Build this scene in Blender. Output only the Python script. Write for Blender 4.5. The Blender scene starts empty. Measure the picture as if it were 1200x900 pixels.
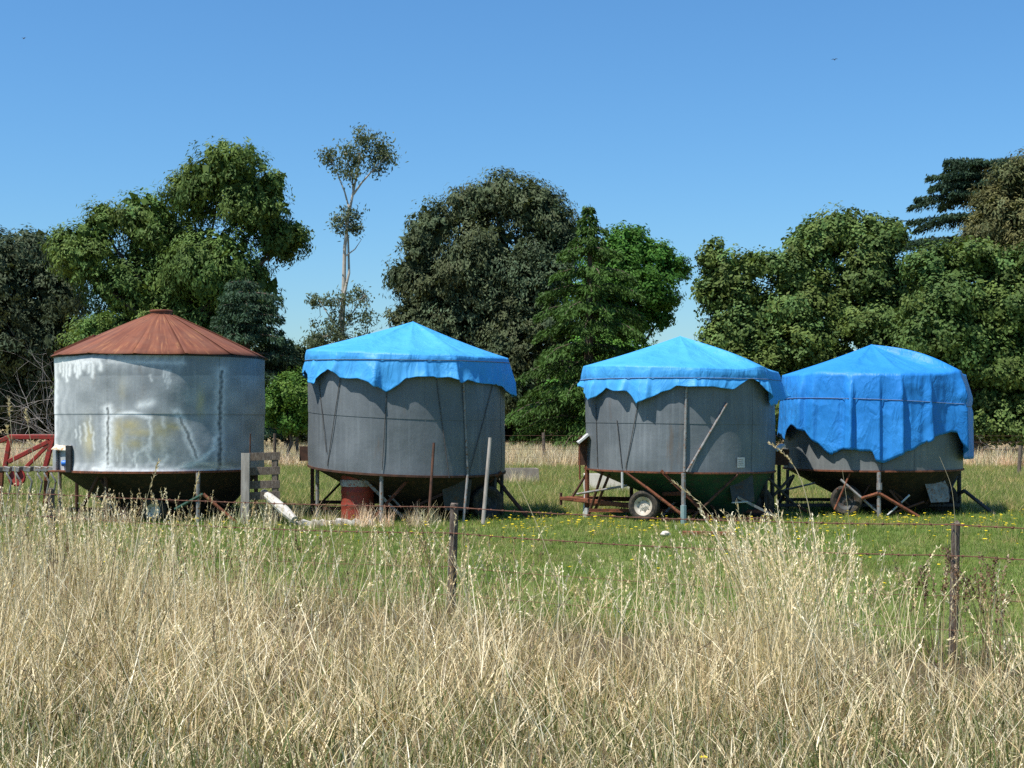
import bpy, math, random
import numpy as np
from mathutils import Vector, Matrix

sc = bpy.context.scene
R_ = math.radians

# ------------------------------------------------------------------ camera
S = 1650.0           # focal length in photo pixels (1200 wide)
CH, HY = 1.7, 493.0  # eye height, horizon row
cam_d = bpy.data.cameras.new('camera')
cam = bpy.data.objects.new('camera', cam_d)
sc.collection.objects.link(cam)
cam.location = (0, 0, CH)
cam.rotation_euler = (R_(90), 0, 0)
cam_d.sensor_width = 36.0
cam_d.lens = 36.0 * S / 1200.0
cam_d.shift_y = (HY - 450.0) / 1200.0
cam_d.clip_start = 0.05
cam_d.clip_end = 5000.0
sc.camera = cam

# ------------------------------------------------------------------ sky and sun
SUN_AZ, SUN_EL = 55.0, 63.0          # sun is left of and behind the camera
sd = Vector((-math.sin(R_(SUN_AZ)) * math.cos(R_(SUN_EL)), -math.cos(R_(SUN_AZ)) * math.cos(R_(SUN_EL)), math.sin(R_(SUN_EL))))
world = bpy.data.worlds.new('World')
sc.world = world
world.use_nodes = True
wn = world.node_tree
sky = wn.nodes.new('ShaderNodeTexSky')
sky.sky_type = 'NISHITA'
sky.sun_disc = False
sky.sun_elevation = R_(SUN_EL)
sky.sun_rotation = math.atan2(sd.x, sd.y)
sky.altitude = 0.0
sky.air_density = 1.12
sky.dust_density = 0.5
sky.ozone_density = 10.0
bg = wn.nodes['Background']
bg.inputs['Strength'].default_value = 0.089
bw = wn.nodes.new('ShaderNodeRGBToBW')
sat = wn.nodes.new('ShaderNodeMix')
sat.data_type = 'RGBA'
sat.clamp_factor = False
sat.inputs[0].default_value = 1.25            # clear dry air: the whole sky a little richer
wn.links.new(sky.outputs['Color'], bw.inputs[0])
wn.links.new(bw.outputs[0], sat.inputs[6])
wn.links.new(sky.outputs['Color'], sat.inputs[7])
bal = wn.nodes.new('ShaderNodeVectorMath')
bal.operation = 'MULTIPLY'
bal.inputs[1].default_value = (1.0, 1.06, 1.02)
wn.links.new(sat.outputs[2], bal.inputs[0])
wn.links.new(bal.outputs[0], bg.inputs['Color'])
sun_d = bpy.data.lights.new('sun', 'SUN')
sun_d.energy = 5.0
sun_d.angle = R_(0.53)
sun_d.color = (1.0, 0.95, 0.88)
sun = bpy.data.objects.new('sun', sun_d)
sc.collection.objects.link(sun)
sun.rotation_euler = sd.to_track_quat('Z', 'Y').to_euler()
sun.location = (-20, -10, 30)
vs = sc.view_settings
vs.view_transform = 'Standard'
vs.look = 'None'
vs.exposure = 0.6
vs.gamma = 1.0
vs.use_curve_mapping = False
sc.cycles.use_denoising = False
sc.cycles.max_bounces = 8
sc.cycles.transparent_max_bounces = 8

COL = sc.collection


def W(px, py, Y):
    """point that the photo shows at (px,py) when it stands Y metres away"""
    return np.array([(px - 600.0) * Y / S, Y, CH - (py - HY) * Y / S])


# ------------------------------------------------------------------ helpers
def tag(o, label=None, cat=None, group=None, kind=None):
    if label: o['label'] = label
    if cat: o['category'] = cat
    if group: o['group'] = group
    if kind: o['kind'] = kind
    return o


def empty(name, loc, label, cat, group=None):
    o = bpy.data.objects.new(name, None)
    o.empty_display_size = 0.2
    COL.objects.link(o)
    o.location = loc
    return tag(o, label, cat, group)


def np_mesh(name, V, F, cols=None, smooth=False):
    V = np.ascontiguousarray(V, dtype=np.float32).reshape(-1, 3)
    F = np.ascontiguousarray(F, dtype=np.int32)
    n, k = F.shape
    me = bpy.data.meshes.new(name)
    me.vertices.add(len(V))
    me.vertices.foreach_set('co', V.ravel())
    me.loops.add(n * k)
    me.loops.foreach_set('vertex_index', F.ravel())
    me.polygons.add(n)
    me.polygons.foreach_set('loop_start', np.arange(0, n * k, k, dtype=np.int32))
    me.update(calc_edges=True)
    if cols is not None:
        ca = me.color_attributes.new('tint', 'FLOAT_COLOR', 'POINT')
        c4 = np.ones((len(V), 4), dtype=np.float32)
        c4[:, :3] = cols
        ca.data.foreach_set('color', c4.ravel())
    if smooth:
        me.polygons.foreach_set('use_smooth', np.ones(n, dtype=bool))
    return me


def link(name, me, mat, parent=None):
    o = bpy.data.objects.new(name, me)
    COL.objects.link(o)
    if mat is not None and len(me.materials) == 0:
        me.materials.append(mat)
    if parent is not None:
        o.parent = parent
    return o


def frame(d):
    d = Vector(d).normalized()
    up = Vector((0, 0, 1)) if abs(d.z) < 0.95 else Vector((1, 0, 0))
    a = d.cross(up).normalized()
    b = a.cross(d).normalized()
    return a, b


class MB:
    """collects shapes, then builds one mesh object"""
    def __init__(s):
        s.v, s.f = [], []

    def add(s, V, F):
        o = len(s.v)
        s.v += [tuple(map(float, p)) for p in V]
        s.f += [tuple(i + o for i in f) for f in F]
        return s

    def tube(s, p, q, r, r1=None, n=8):
        return s.path([p, q], [r, r if r1 is None else r1], n)

    def path(s, pts, rs, n=8):
        pts = [Vector(map(float, p)) for p in pts]
        V, F = [], []
        m = len(pts)
        if not hasattr(rs, '__len__'):
            rs = [rs] * m
        for i, p in enumerate(pts):
            d = pts[min(i + 1, m - 1)] - pts[max(i - 1, 0)]
            a, b = frame(d)
            for k in range(n):
                t = 2 * math.pi * k / n
                V.append(p + (a * math.cos(t) + b * math.sin(t)) * rs[i])
        for i in range(m - 1):
            for k in range(n):
                F.append((i * n + k, i * n + (k + 1) % n, (i + 1) * n + (k + 1) % n, (i + 1) * n + k))
        F.append(tuple(range(n - 1, -1, -1)))
        F.append(tuple(range((m - 1) * n, m * n)))
        return s.add(V, F)

    def beam(s, p, q, w, h, ch=0.12):
        """box-section bar with chamfered corners from p to q"""
        p, q = Vector(map(float, p)), Vector(map(float, q))
        a, b = frame(q - p)
        c = min(w, h) * ch
        prof = []
        for sx, sy in ((1, 1), (-1, 1), (-1, -1), (1, -1)):
            e = [(sx * (w / 2 - c), sy * h / 2), (sx * w / 2, sy * (h / 2 - c))]
            if sx * sy > 0: e.reverse()
            prof += e
        V = [p + a * x + b * y for x, y in prof] + [q + a * x + b * y for x, y in prof]
        F = [(i, (i + 1) % 8, 8 + (i + 1) % 8, 8 + i) for i in range(8)]
        F += [tuple(range(7, -1, -1)), tuple(range(8, 16))]
        return s.add(V, F)

    def angle(s, p, q, w, t=0.006, flip=1):
        """L-section iron"""
        p, q = Vector(map(float, p)), Vector(map(float, q))
        a, b = frame(q - p)
        prof = [(0, 0), (w * flip, 0), (w * flip, t), (t * flip, t), (t * flip, w), (0, w)]
        V = [p + a * x + b * y for x, y in prof] + [q + a * x + b * y for x, y in prof]
        F = [(i, (i + 1) % 6, 6 + (i + 1) % 6, 6 + i) for i in range(6)]
        F += [tuple(range(5, -1, -1)), tuple(range(6, 12))]
        return s.add(V, F)

    def lathe(s, prof, M, n=24):
        V, F = [], []
        m = len(prof)
        for r, z in prof:
            for k in range(n):
                t = 2 * math.pi * k / n
                V.append(M @ Vector((r * math.cos(t), r * math.sin(t), z)))
        for i in range(m - 1):
            for k in range(n):
                F.append((i * n + k, i * n + (k + 1) % n, (i + 1) * n + (k + 1) % n, (i + 1) * n + k))
        return s.add(V, F)

    def build(s, name, mat, parent=None, smooth=False):
        me = bpy.data.meshes.new(name)
        me.from_pydata(s.v, [], s.f)
        me.update()
        if smooth:
            me.polygons.foreach_set('use_smooth', [True] * len(me.polygons))
            me.set_sharp_from_angle(angle=R_(35))
        return link(name, me, mat, parent)


# ------------------------------------------------------------------ materials
class NT:
    def __init__(s, name):
        s.m = bpy.data.materials.new(name)
        s.m.use_nodes = True
        s.t = s.m.node_tree
        s.b = s.t.nodes['Principled BSDF']
        s.out = s.t.nodes['Material Output']

    def n(s, typ, **kw):
        x = s.t.nodes.new(typ)
        for k, v in kw.items():
            setattr(x, k, v)
        return x

    def l(s, a, b):
        s.t.links.new(a, b)

    def coord(s, which='Object', scale=(1, 1, 1)):
        tc = s.n('ShaderNodeTexCoord')
        mp = s.n('ShaderNodeMapping')
        mp.inputs['Scale'].default_value = scale
        s.l(tc.outputs[which], mp.inputs['Vector'])
        return mp.outputs['Vector']

    def noise(s, scale, detail=4, vec=None, rough=0.55, dist=0.0):
        x = s.n('ShaderNodeTexNoise')
        x.inputs['Scale'].default_value = scale
        x.inputs['Detail'].default_value = detail
        x.inputs['Roughness'].default_value = rough
        x.inputs['Distortion'].default_value = dist
        if vec is not None: s.l(vec, x.inputs['Vector'])
        return x.outputs['Fac']

    def ramp(s, fac, stops):
        x = s.n('ShaderNodeValToRGB')
        el = x.color_ramp.elements
        while len(el) > 1: el.remove(el[-1])
        for i, (p, c) in enumerate(stops):
            e = el[0] if i == 0 else el.new(p)
            e.position = p
            e.color = (*c, 1) if hasattr(c, '__len__') else (c, c, c, 1)
        s.l(fac, x.inputs['Fac'])
        return x.outputs['Color']

    def mix(s, fac, a, b, mode='MIX'):
        x = s.n('ShaderNodeMix', data_type='RGBA', blend_type=mode)
        for sock, v in ((x.inputs[0], fac), (x.inputs[6], a), (x.inputs[7], b)):
            if hasattr(v, 'is_linked'): s.l(v, sock)
            elif hasattr(v, '__len__'): sock.default_value = (*v[:3], 1)
            else: sock.default_value = v
        return x.outputs[2]

    def math(s, op, a, b=None):
        x = s.n('ShaderNodeMath', operation=op)
        for sock, v in ((x.inputs[0], a), (x.inputs[1], b)):
            if v is None: continue
            if hasattr(v, 'is_linked'): s.l(v, sock)
            else: sock.default_value = v
        return x.outputs[0]

    def bump(s, h, strength=0.3, dist=0.01):
        x = s.n('ShaderNodeBump')
        x.inputs['Strength'].default_value = strength
        x.inputs['Distance'].default_value = dist
        s.l(h, x.inputs['Height'])
        s.l(x.outputs['Normal'], s.b.inputs['Normal'])

    def set(s, col=None, rough=0.6, metal=0.0, spec=0.5):
        if col is not None:
            if hasattr(col, 'is_linked'): s.l(col, s.b.inputs['Base Color'])
            else: s.b.inputs['Base Color'].default_value = (*col, 1)
        if hasattr(rough, 'is_linked'): s.l(rough, s.b.inputs['Roughness'])
        else: s.b.inputs['Roughness'].default_value = rough
        s.b.inputs['Metallic'].default_value = metal
        s.b.inputs['Specular IOR Level'].default_value = spec
        return s.m


def simple(name, c1, c2, scale=8, rough=0.7, metal=0.0, spec=0.3, bump=0.2, third=None, stretch=(1, 1, 1)):
    t = NT(name)
    v = t.coord('Object', stretch)
    f = t.noise(scale, 5, v)
    stops = [(0.3, c1), (0.7, c2)]
    col = t.ramp(f, stops)
    if third is not None:
        g = t.noise(scale * 3.1, 4, v)
        col = t.mix(t.ramp(g, [(0.52, 0.0), (0.64, 1.0)]), col, third)
    if bump:
        t.bump(t.noise(scale * 6, 4, v), bump, 0.004)
    return t.set(col, rough, metal, spec)


def leaf_material(name, trans=0.3, rough=0.55, spec=0.25):
    t = NT(name)
    a = t.n('ShaderNodeAttribute', attribute_name='tint')
    oi = t.n('ShaderNodeObjectInfo')
    c = a.outputs['Color']
    t.set(c, rough, 0, spec)
    tr = t.n('ShaderNodeBsdfTranslucent')
    t.l(t.mix(1.0, c, (1.15, 1.1, 0.6), 'MULTIPLY'), tr.inputs['Color'])
    mx = t.n('ShaderNodeMixShader')
    mx.inputs[0].default_value = trans
    t.l(t.b.outputs[0], mx.inputs[1])
    t.l(tr.outputs[0], mx.inputs[2])
    t.l(mx.outputs[0], t.out.inputs['Surface'])
    return t.m


def instance_grass_material(name, stops, trans=0.3):
    t = NT(name)
    a = t.n('ShaderNodeAttribute', attribute_name='tint')
    oi = t.n('ShaderNodeObjectInfo')
    c = t.mix(1.0, a.outputs['Color'], t.ramp(oi.outputs['Random'], stops), 'MULTIPLY')
    c = t.mix(1.0, c, t.ramp(t.noise(.55, 4, oi.outputs['Location'], .6), [(.34, (.78, .92, .7)), (.5, (1, 1, 1)), (.66, (1.4, 1.16, 1.25))]), 'MULTIPLY')
    t.set(c, 0.6, 0, 0.25)
    tr = t.n('ShaderNodeBsdfTranslucent')
    t.l(c, tr.inputs['Color'])
    mx = t.n('ShaderNodeMixShader')
    mx.inputs[0].default_value = trans
    t.l(t.b.outputs[0], mx.inputs[1])
    t.l(tr.outputs[0], mx.inputs[2])
    t.l(mx.outputs[0], t.out.inputs['Surface'])
    return t.m


M_leaf = leaf_material('foliage', 0.22, 0.6, 0.12)
M_grass = leaf_material('dry_grass_blade', 0.25, 0.5, 0.3)
M_bark_pale = simple('bark_pale', (0.30, 0.27, 0.22), (0.46, 0.42, 0.36), 2.5, 0.85)
M_bark = simple('bark_brown', (0.06, 0.045, 0.032), (0.14, 0.11, 0.08), 4, 0.9)
M_twig = simple('bare_twig', (0.20, 0.18, 0.16), (0.34, 0.31, 0.28), 5, 0.9)
M_rust = simple('rusty_steel', (0.10, 0.032, 0.016), (0.24, 0.085, 0.04), 9, 0.85, third=(0.055, 0.03, 0.022))
M_rust_dark = simple('dark_rusty_steel', (0.035, 0.02, 0.014), (0.11, 0.05, 0.03), 9, 0.85)
M_rust_wire = simple('rusty_wire', (0.09, 0.04, 0.025), (0.17, 0.08, 0.05), 20, 0.85)
M_dark_steel = simple('dark_steel', (0.025, 0.026, 0.027), (0.06, 0.058, 0.055), 8, 0.6, 0.2)
M_grey_steel = simple('weathered_grey_steel', (0.16, 0.16, 0.155), (0.30, 0.30, 0.29), 7, 0.6, 0.2, third=(0.2, 0.11, 0.06))
M_pale_steel = simple('pale_galvanised_steel', (0.42, 0.42, 0.40), (0.6, 0.6, 0.57), 6, 0.5, 0.3)
M_green_steel = simple('dark_green_paint', (0.010, 0.045, 0.030), (0.022, 0.075, 0.048), 4, 0.55, third=(0.04, 0.05, 0.04))
M_hopper_grey = simple('dull_grey_hopper', (0.035, 0.038, 0.040), (0.075, 0.08, 0.078), 3, 0.65, 0.1, third=(0.07, 0.045, 0.03))
M_hopper_shade = simple('hopper_shade_black', (0.012, 0.011, 0.010), (0.030, 0.026, 0.022), 4, 0.8, third=(0.05, 0.03, 0.02))  # deep shade under the bins put into the hopper colour as near-black
M_tyre = simple('tyre_rubber', (0.018, 0.017, 0.016), (0.055, 0.048, 0.038), 8, 0.9, third=(0.085, 0.068, 0.045))
M_rimwhite = simple('chipped_white_rim', (0.34, 0.29, 0.22), (0.60, 0.56, 0.48), 9, 0.7)
M_red = simple('faded_red_paint', (0.20, 0.018, 0.015), (0.32, 0.034, 0.025), 5, 0.55, third=(0.12, 0.04, 0.025))
M_red_drum = simple('red_drum_paint', (0.20, 0.028, 0.018), (0.30, 0.048, 0.028), 5, 0.6, third=(0.16, 0.06, 0.035))
M_wood = simple('weathered_wood', (0.20, 0.18, 0.155), (0.40, 0.365, 0.32), 6, 0.9, stretch=(3, 3, 0.6))
M_wood_dark = simple('dark_weathered_wood', (0.05, 0.038, 0.03), (0.15, 0.115, 0.085), 9, 0.9, bump=0.6, stretch=(4, 4, 0.7), third=(0.2, 0.17, 0.14))
M_pale_wood = simple('bleached_wood', (0.40, 0.375, 0.33), (0.54, 0.515, 0.46), 6, 0.85, third=(0.33, 0.29, 0.24))
M_concrete = simple('old_concrete', (0.17, 0.14, 0.11), (0.30, 0.26, 0.21), 5, 0.9)
M_cream = simple('cream_concrete', (0.50, 0.46, 0.38), (0.62, 0.58, 0.49), 4, 0.85)
M_concrete_pale = simple('worn_white_paint', (0.26, 0.25, 0.23), (0.42, 0.41, 0.38), 9, 0.8, third=(0.24, 0.06, 0.035))
M_rope = simple('dark_rope', (0.05, 0.05, 0.05), (0.12, 0.115, 0.11), 20, 0.9)
M_rope_pale = simple('pale_rope', (0.10, 0.16, 0.28), (0.18, 0.24, 0.36), 20, 0.9)
M_sticker = simple('faded_sign_plate', (0.42, 0.42, 0.40), (0.58, 0.57, 0.54), 18, 0.6)
M_stone = simple('pale_stone', (0.42, 0.38, 0.32), (0.6, 0.55, 0.47), 9, 0.9)
M_bird = simple('dark_feathers', (0.03, 0.03, 0.035), (0.06, 0.06, 0.065), 9, 0.8)
M_blue_plastic = simple('blue_plastic', (0.02, 0.14, 0.5), (0.03, 0.18, 0.6), 9, 0.4)


def galvanised(name, dark, light, stain=False):
    t = NT(name)
    v = t.coord('Object')
    n1 = t.noise(1.6, 5, v, 0.6)
    n2 = t.noise(34, 3, v, 0.6)
    col = t.mix(t.ramp(n1, [(0.32, 0.0), (0.7, 1.0)]), dark, light)
    col = t.mix(1.0, col, t.ramp(n2, [(0.3, 0.92), (0.7, 1.08)]), 'MULTIPLY')
    vs_ = t.coord('Object', (7, 7, 0.35))
    st = t.noise(2.0, 4, vs_, 0.6)
    col = t.mix(t.ramp(st, [(0.50, 0.0), (0.72, 0.45)]), col, [c * 1.45 for c in light])
    col = t.mix(t.ramp(t.noise(1.3, 4, t.coord('Object', (4, 4, 0.8)), 0.6), [(0.62, 0.0), (0.76, 0.45)]), col, (0.16, 0.10, 0.055))
    col = t.mix(t.ramp(t.noise(0.9, 3, t.coord('Object', (1, 1, 2.2)), 0.5), [(0.4, 0.0), (0.65, 0.35)]), col, [c * .72 for c in dark])
    rough = 0.55
    if stain:
        a = t.n('ShaderNodeAttribute', attribute_name='tint')
        sp = t.n('ShaderNodeSeparateColor')
        t.l(a.outputs['Color'], sp.inputs[0])
        j = t.ramp(t.noise(16, 4, v, 0.65), [(0.3, 0.62), (0.62, 1.0)])
        col = t.mix(t.math('MULTIPLY', sp.outputs[1], t.math('MULTIPLY', j, 1.0)), col, (0.46, 0.38, 0.15))
        col = t.mix(t.math('MINIMUM', t.math('MULTIPLY', t.math('MULTIPLY', sp.outputs[0], j), 1.3), 1.0), col, (0.80, 0.82, 0.80))
        col = t.mix(t.math('MULTIPLY', sp.outputs[2], 0.8), col, (0.085, 0.09, 0.088))
    t.bump(t.noise(2.4, 3, v), 0.35, 0.03)
    return t.set(col, rough, 0.12, 0.4)


M_galv1 = galvanised('stained_galvanised_sheet', (0.190, 0.212, 0.220), (0.265, 0.290, 0.298), True)
M_galv2 = galvanised('dull_zinc_sheet', (0.112, 0.128, 0.138), (0.160, 0.178, 0.188))
M_galv3 = galvanised('blue_grey_zinc_sheet', (0.118, 0.136, 0.148), (0.172, 0.192, 0.204))
M_galv4 = galvanised('grey_zinc_sheet', (0.125, 0.138, 0.140), (0.175, 0.186, 0.184))


def roof_rust():
    t = NT('rusted_roof_sheet')
    tc = t.n('ShaderNodeTexCoord')
    sp = t.n('ShaderNodeSeparateXYZ')
    t.l(tc.outputs['Object'], sp.inputs[0])
    ang = t.math('ARCTAN2', sp.outputs[0], sp.outputs[1])
    cb = t.n('ShaderNodeCombineXYZ')
    t.l(t.math('MULTIPLY', ang, 9.0), cb.inputs[0])
    t.l(t.math('MULTIPLY', sp.outputs[2], 1.2), cb.inputs[1])
    f = t.noise(1.5, 5, cb.outputs[0], 0.6)
    g = t.noise(2.6, 5, tc.outputs['Object'], 0.6)
    col = t.mix(t.ramp(f, [(0.35, 0.0), (0.65, 1.0)]), (0.125, 0.040, 0.022), (0.215, 0.074, 0.036))
    col = t.mix(t.ramp(g, [(0.45, 0.0), (0.75, 0.6)]), col, (0.165, 0.078, 0.050))
    col = t.mix(t.ramp(t.noise(3.0, 4, cb.outputs[0], 0.6), [(0.56, 0.0), (0.74, 0.75)]), col, (0.36, 0.18, 0.075))
    col = t.mix(t.ramp(t.noise(6.0, 5, tc.outputs['Object'], .65), [(.55, 0.0), (.70, .55)]), col, (.085, .032, .02))
    t.bump(t.noise(40, 4, tc.outputs['Object']), 0.2, 0.004)
    return t.set(col, 0.75, 0.1, 0.3)


M_roof = roof_rust()


def tarp_mat(name, c1, c2):
    t = NT(name)
    v = t.coord('Object')
    col = t.mix(t.ramp(t.noise(1.1, 4, v), [(0.3, 0.0), (0.7, 1.0)]), c1, c2)
    w = t.noise(3.2, 3, t.coord('Object', (1.4, 1.4, 0.6)), 0.55, 0.8)
    rid = t.math('ABSOLUTE', t.math('SUBTRACT', w, 0.5))
    nv_ = t.n('ShaderNodeTexNoise'); nv_.inputs['Scale'].default_value = 2.2
    t.l(v, nv_.inputs['Vector'])
    av = t.n('ShaderNodeVectorMath', operation='MULTIPLY_ADD')
    t.l(nv_.outputs['Color'], av.inputs[0]); av.inputs[1].default_value = (.35, .35, .35); t.l(t.coord('Object', (1.3, 1.3, .6)), av.inputs[2])
    def cells(sc_):
        vo = t.n('ShaderNodeTexVoronoi'); vo.inputs['Scale'].default_value = sc_
        t.l(av.outputs[0], vo.inputs['Vector'])
        return vo.outputs['Distance']
    hgt = t.math('ADD', t.math('MULTIPLY', cells(2.4), .55), t.math('MULTIPLY', cells(6.0), .06))
    t.bump(t.math('ADD', t.math('MULTIPLY', rid, .6), hgt), 0.55, 0.13)
    t.set(col, 0.52, 0, 0.28)
    tr = t.n('ShaderNodeBsdfTranslucent')
    t.l(col, tr.inputs['Color'])
    mx = t.n('ShaderNodeMixShader')
    mx.inputs[0].default_value = 0.10
    t.l(t.b.outputs[0], mx.inputs[1])
    t.l(tr.outputs[0], mx.inputs[2])
    t.l(mx.outputs[0], t.out.inputs['Surface'])
    return t.m


M_tarp_a = tarp_mat('sky_blue_tarpaulin', (0.045, 0.30, 0.66), (0.070, 0.36, 0.73))
M_tarp_b = tarp_mat('strong_blue_tarpaulin', (0.018, 0.20, 0.58), (0.030, 0.25, 0.66))


def ground_mat():
    t = NT('pasture_ground')
    tc = t.n('ShaderNodeTexCoord')
    v = tc.outputs['Object']
    sp = t.n('ShaderNodeSeparateXYZ')
    t.l(v, sp.inputs[0])
    n = t.noise(0.35, 5, v, 0.6)
    nf = t.noise(9, 5, v, 0.65)
    green = t.mix(t.ramp(n, [(0.35, 0.0), (0.68, 1.0)]), (0.085, 0.140, 0.024), (0.165, 0.185, 0.058))
    green = t.mix(1.0, green, t.ramp(nf, [(0.3, 0.7), (0.7, 1.25)]), 'MULTIPLY')
    dry = t.mix(nf, (0.19, 0.14, 0.065), (0.33, 0.26, 0.13))
    soil = t.mix(nf, (0.045, 0.036, 0.02), (0.13, 0.10, 0.055))
    green = t.mix(t.ramp(t.noise(.8, 4, v, .6), [(.56, 0.0), (.66, .7)]), green, soil)
    # far paddock: dry grass band between 52 and 75 m
    jit = t.math('MULTIPLY', t.math('SUBTRACT', n, 0.5), 14.0)
    yy = t.math('ADD', sp.outputs[1], jit)
    far = t.n('ShaderNodeMapRange')
    far.inputs['From Min'].default_value = 46; far.inputs['From Max'].default_value = 54
    t.l(yy, far.inputs['Value'])
    col = t.mix(far.outputs[0], green, dry)
    # roadside verge this side of the fence
    vv = t.math('ADD', t.math('MULTIPLY', sp.outputs[0], 0.535), sp.outputs[1])
    near = t.n('ShaderNodeMapRange')
    near.inputs['From Min'].default_value = 11.8; near.inputs['From Max'].default_value = 12.9
    t.l(vv, near.inputs['Value'])
    col = t.mix(near.outputs[0], soil, col)
    t.bump(nf, 0.6, 0.05)
    return t.set(col, 0.95, 0, 0.15)


# ------------------------------------------------------------------ ground
xs = np.concatenate([-np.geomspace(1500, 20, 10), np.linspace(-18, 18, 19), np.geomspace(20, 1500, 10)])
ys = np.concatenate([[-400, -60, -10], np.linspace(0, 60, 31), np.geomspace(66, 2500, 10)])
gx, gy = np.meshgrid(xs, ys)
V = np.stack([gx, gy, np.zeros_like(gx)], -1).reshape(-1, 3)
nx, ny = len(xs), len(ys)
ii = (np.arange(ny - 1)[:, None] * nx + np.arange(nx - 1)[None, :]).ravel()
F = np.stack([ii, ii + 1, ii + 1 + nx, ii + nx], -1)
tag(link('ground', np_mesh('ground', V, F), ground_mat()), kind='structure')

# ------------------------------------------------------------------ silos
def th_of(px, pcx, Rpx):
    # angle round the bin, 0 = facing the road squarely; the eye sees each bin a little from one side
    return math.asin(max(-0.999, min(0.999, (px - pcx) / Rpx))) - math.atan((pcx - 600.0) / S)


class Silo:
    def __init__(s, label, pcx, Rpx, Y, zr, ze, ax, ay, mat, stain=None, rows=2, off=0.0, seed=0, group='field silos on legs and wheels'):
        s.pcx, s.Rpx, s.Y = pcx, Rpx, Y
        s.al = math.atan((pcx - 600.0) / S)
        s.R = Rpx * Y / S * math.cos(s.al)
        s.cx = (pcx - 600) * Y / S
        s.zr, s.ze, s.ax, s.ay = zr, ze, ax, ay
        s.rng = np.random.default_rng(seed)
        s.o = empty('grain_silo', (s.cx, Y, 0), label, 'silo', group)
        # wall: curved sheets, two rings of six, lapped and riveted
        nsh = 6
        ph = s.rng.uniform(0, 6.28, 8)
        for ring in range(rows):
            z0 = zr + (ze - zr) * ring / rows
            z1 = zr + (ze - zr) * (ring + 1) / rows
            for k in range(nsh):
                t0 = off + k * 2 * math.pi / nsh
                t1 = t0 + 2 * math.pi / nsh + 0.022
                mid = ((t0 + t1) / 2 + math.pi) % (2 * math.pi) - math.pi
                front = abs(mid) < 2.0
                nu, nv = ((84, 52) if stain and front else (26, 12))
                tt = np.linspace(t0, t1, nu + 1)
                zz = np.linspace(z0 - (0.02 if ring else 0), z1, nv + 1)
                T, Z = np.meshgrid(tt, zz)
                lap = np.clip((T - t0) / (t1 - t0), 0, 1)
                dent = 0.006 * np.sin(3 * T + ph[0] + 2.2 * Z) + 0.005 * np.sin(7 * T + ph[1] - 3 * Z) + 0.004 * np.sin(5 * Z + 2 * T + ph[2])
                edge = np.clip((Z - zr) / 0.15, 0, 1) * np.clip((ze - Z) / 0.1, 0, 1)
                if stain:
                    dent = dent * 1.8
                    dent = dent - 0.035 * np.exp(-((T + 1.5) / 0.35) ** 2 - ((Z - 1.75) / 0.35) ** 2)
                rr = s.R - 0.004 * lap + (0.006 if ring else 0.0) + dent * edge
                X, Yy = rr * np.sin(T), -rr * np.cos(T)
                Zw = Z + ax * X + ay * Yy
                P = np.stack([X, Yy, Zw], -1).reshape(-1, 3)
                i0 = (np.arange(nv)[:, None] * (nu + 1) + np.arange(nu)[None, :]).ravel()
                FF = np.stack([i0, i0 + 1, i0 + nu + 2, i0 + nu + 1], -1)
                cols = None
                if stain:
                    yy = Y - rr * np.cos(T)
                    qx = pcx + Rpx * np.sin(T + s.al)
                    qy = HY - (Z - CH) * S / yy
                    cols = stain(qx, qy, np.cos(T + s.al)).reshape(-1, 3)
                link('wall_sheet', np_mesh('wall_sheet', P, FF, cols, True), mat, s.o)

    def surf(s, px, py, out=0.0):
        """point on the wall that the photo shows at (px,py), local coordinates"""
        t = th_of(px, s.pcx, s.Rpx)
        r = s.R + out
        Yp = s.Y - r * math.cos(t)
        z = CH - (py - HY) * Yp / S
        return Vector((r * math.sin(t), -r * math.cos(t), z))

    def loc(s, px, py, dy=0.0):
        w = W(px, py, s.Y + dy)
        return Vector((w[0] - s.cx, dy, w[2]))

    def ground(s, px, dy=0.0):
        return Vector(((px - 600) * (s.Y + dy) / S - s.cx, dy, 0.0))

    def ring(s, name, z, r, w, h, mat, n=72):
        V, F = [], []
        prof = [(r, z - h / 2), (r + w, z - h / 2), (r + w, z + h / 2), (r, z + h / 2)]
        for k in range(n):
            t = 2 * math.pi * k / n
            for rr, zz in prof:
                x, y = rr * math.sin(t), -rr * math.cos(t)
                V.append((x, y, zz + s.ax * x + s.ay * y))
        for k in range(n):
            a, b = k * 4, ((k + 1) % n) * 4
            for j in range(4):
                F.append((a + j, b + j, b + (j + 1) % 4, a + (j + 1) % 4))
        return MB().add(V, F).build(name, mat, s.o)

    def hopper(s, ox, oy, zb, rb, mat):
        """cone under the bin, running down to an outlet that sits off centre"""
        n, m = 48, 6
        V, F = [], []
        for j in range(m + 1):
            u = j / m
            for k in range(n):
                t = 2 * math.pi * k / n
                r = (s.R - 0.03) * (1 - u) + rb * u
                x, y = r * math.sin(t) + ox * u, -r * math.cos(t) + oy * u
                V.append((x, y, (s.zr + s.ax * x + s.ay * y) * (1 - u) + zb * u))
        for j in range(m):
            for k in range(n):
                F.append((j * n + k, j * n + (k + 1) % n, (j + 1) * n + (k + 1) % n, (j + 1) * n + k))
        F.append(tuple(range(m * n, m * n + n)))
        return MB().add(V, F).build('hopper', mat, s.o, True)

    def bar(s, name, p, q, r, mat, kind='tube'):
        b = MB()
        if kind == 'tube': b.tube(p, q, r, n=8)
        elif kind == 'angle': b.angle(p, q, r * 2, max(0.005, r * 0.25))
        elif kind == 'flat': b.beam(p, q, r * 2, 0.012)
        else: b.beam(p, q, r * 2, r * 2)
        return b.build(name, mat, s.o, kind == 'tube')

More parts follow.
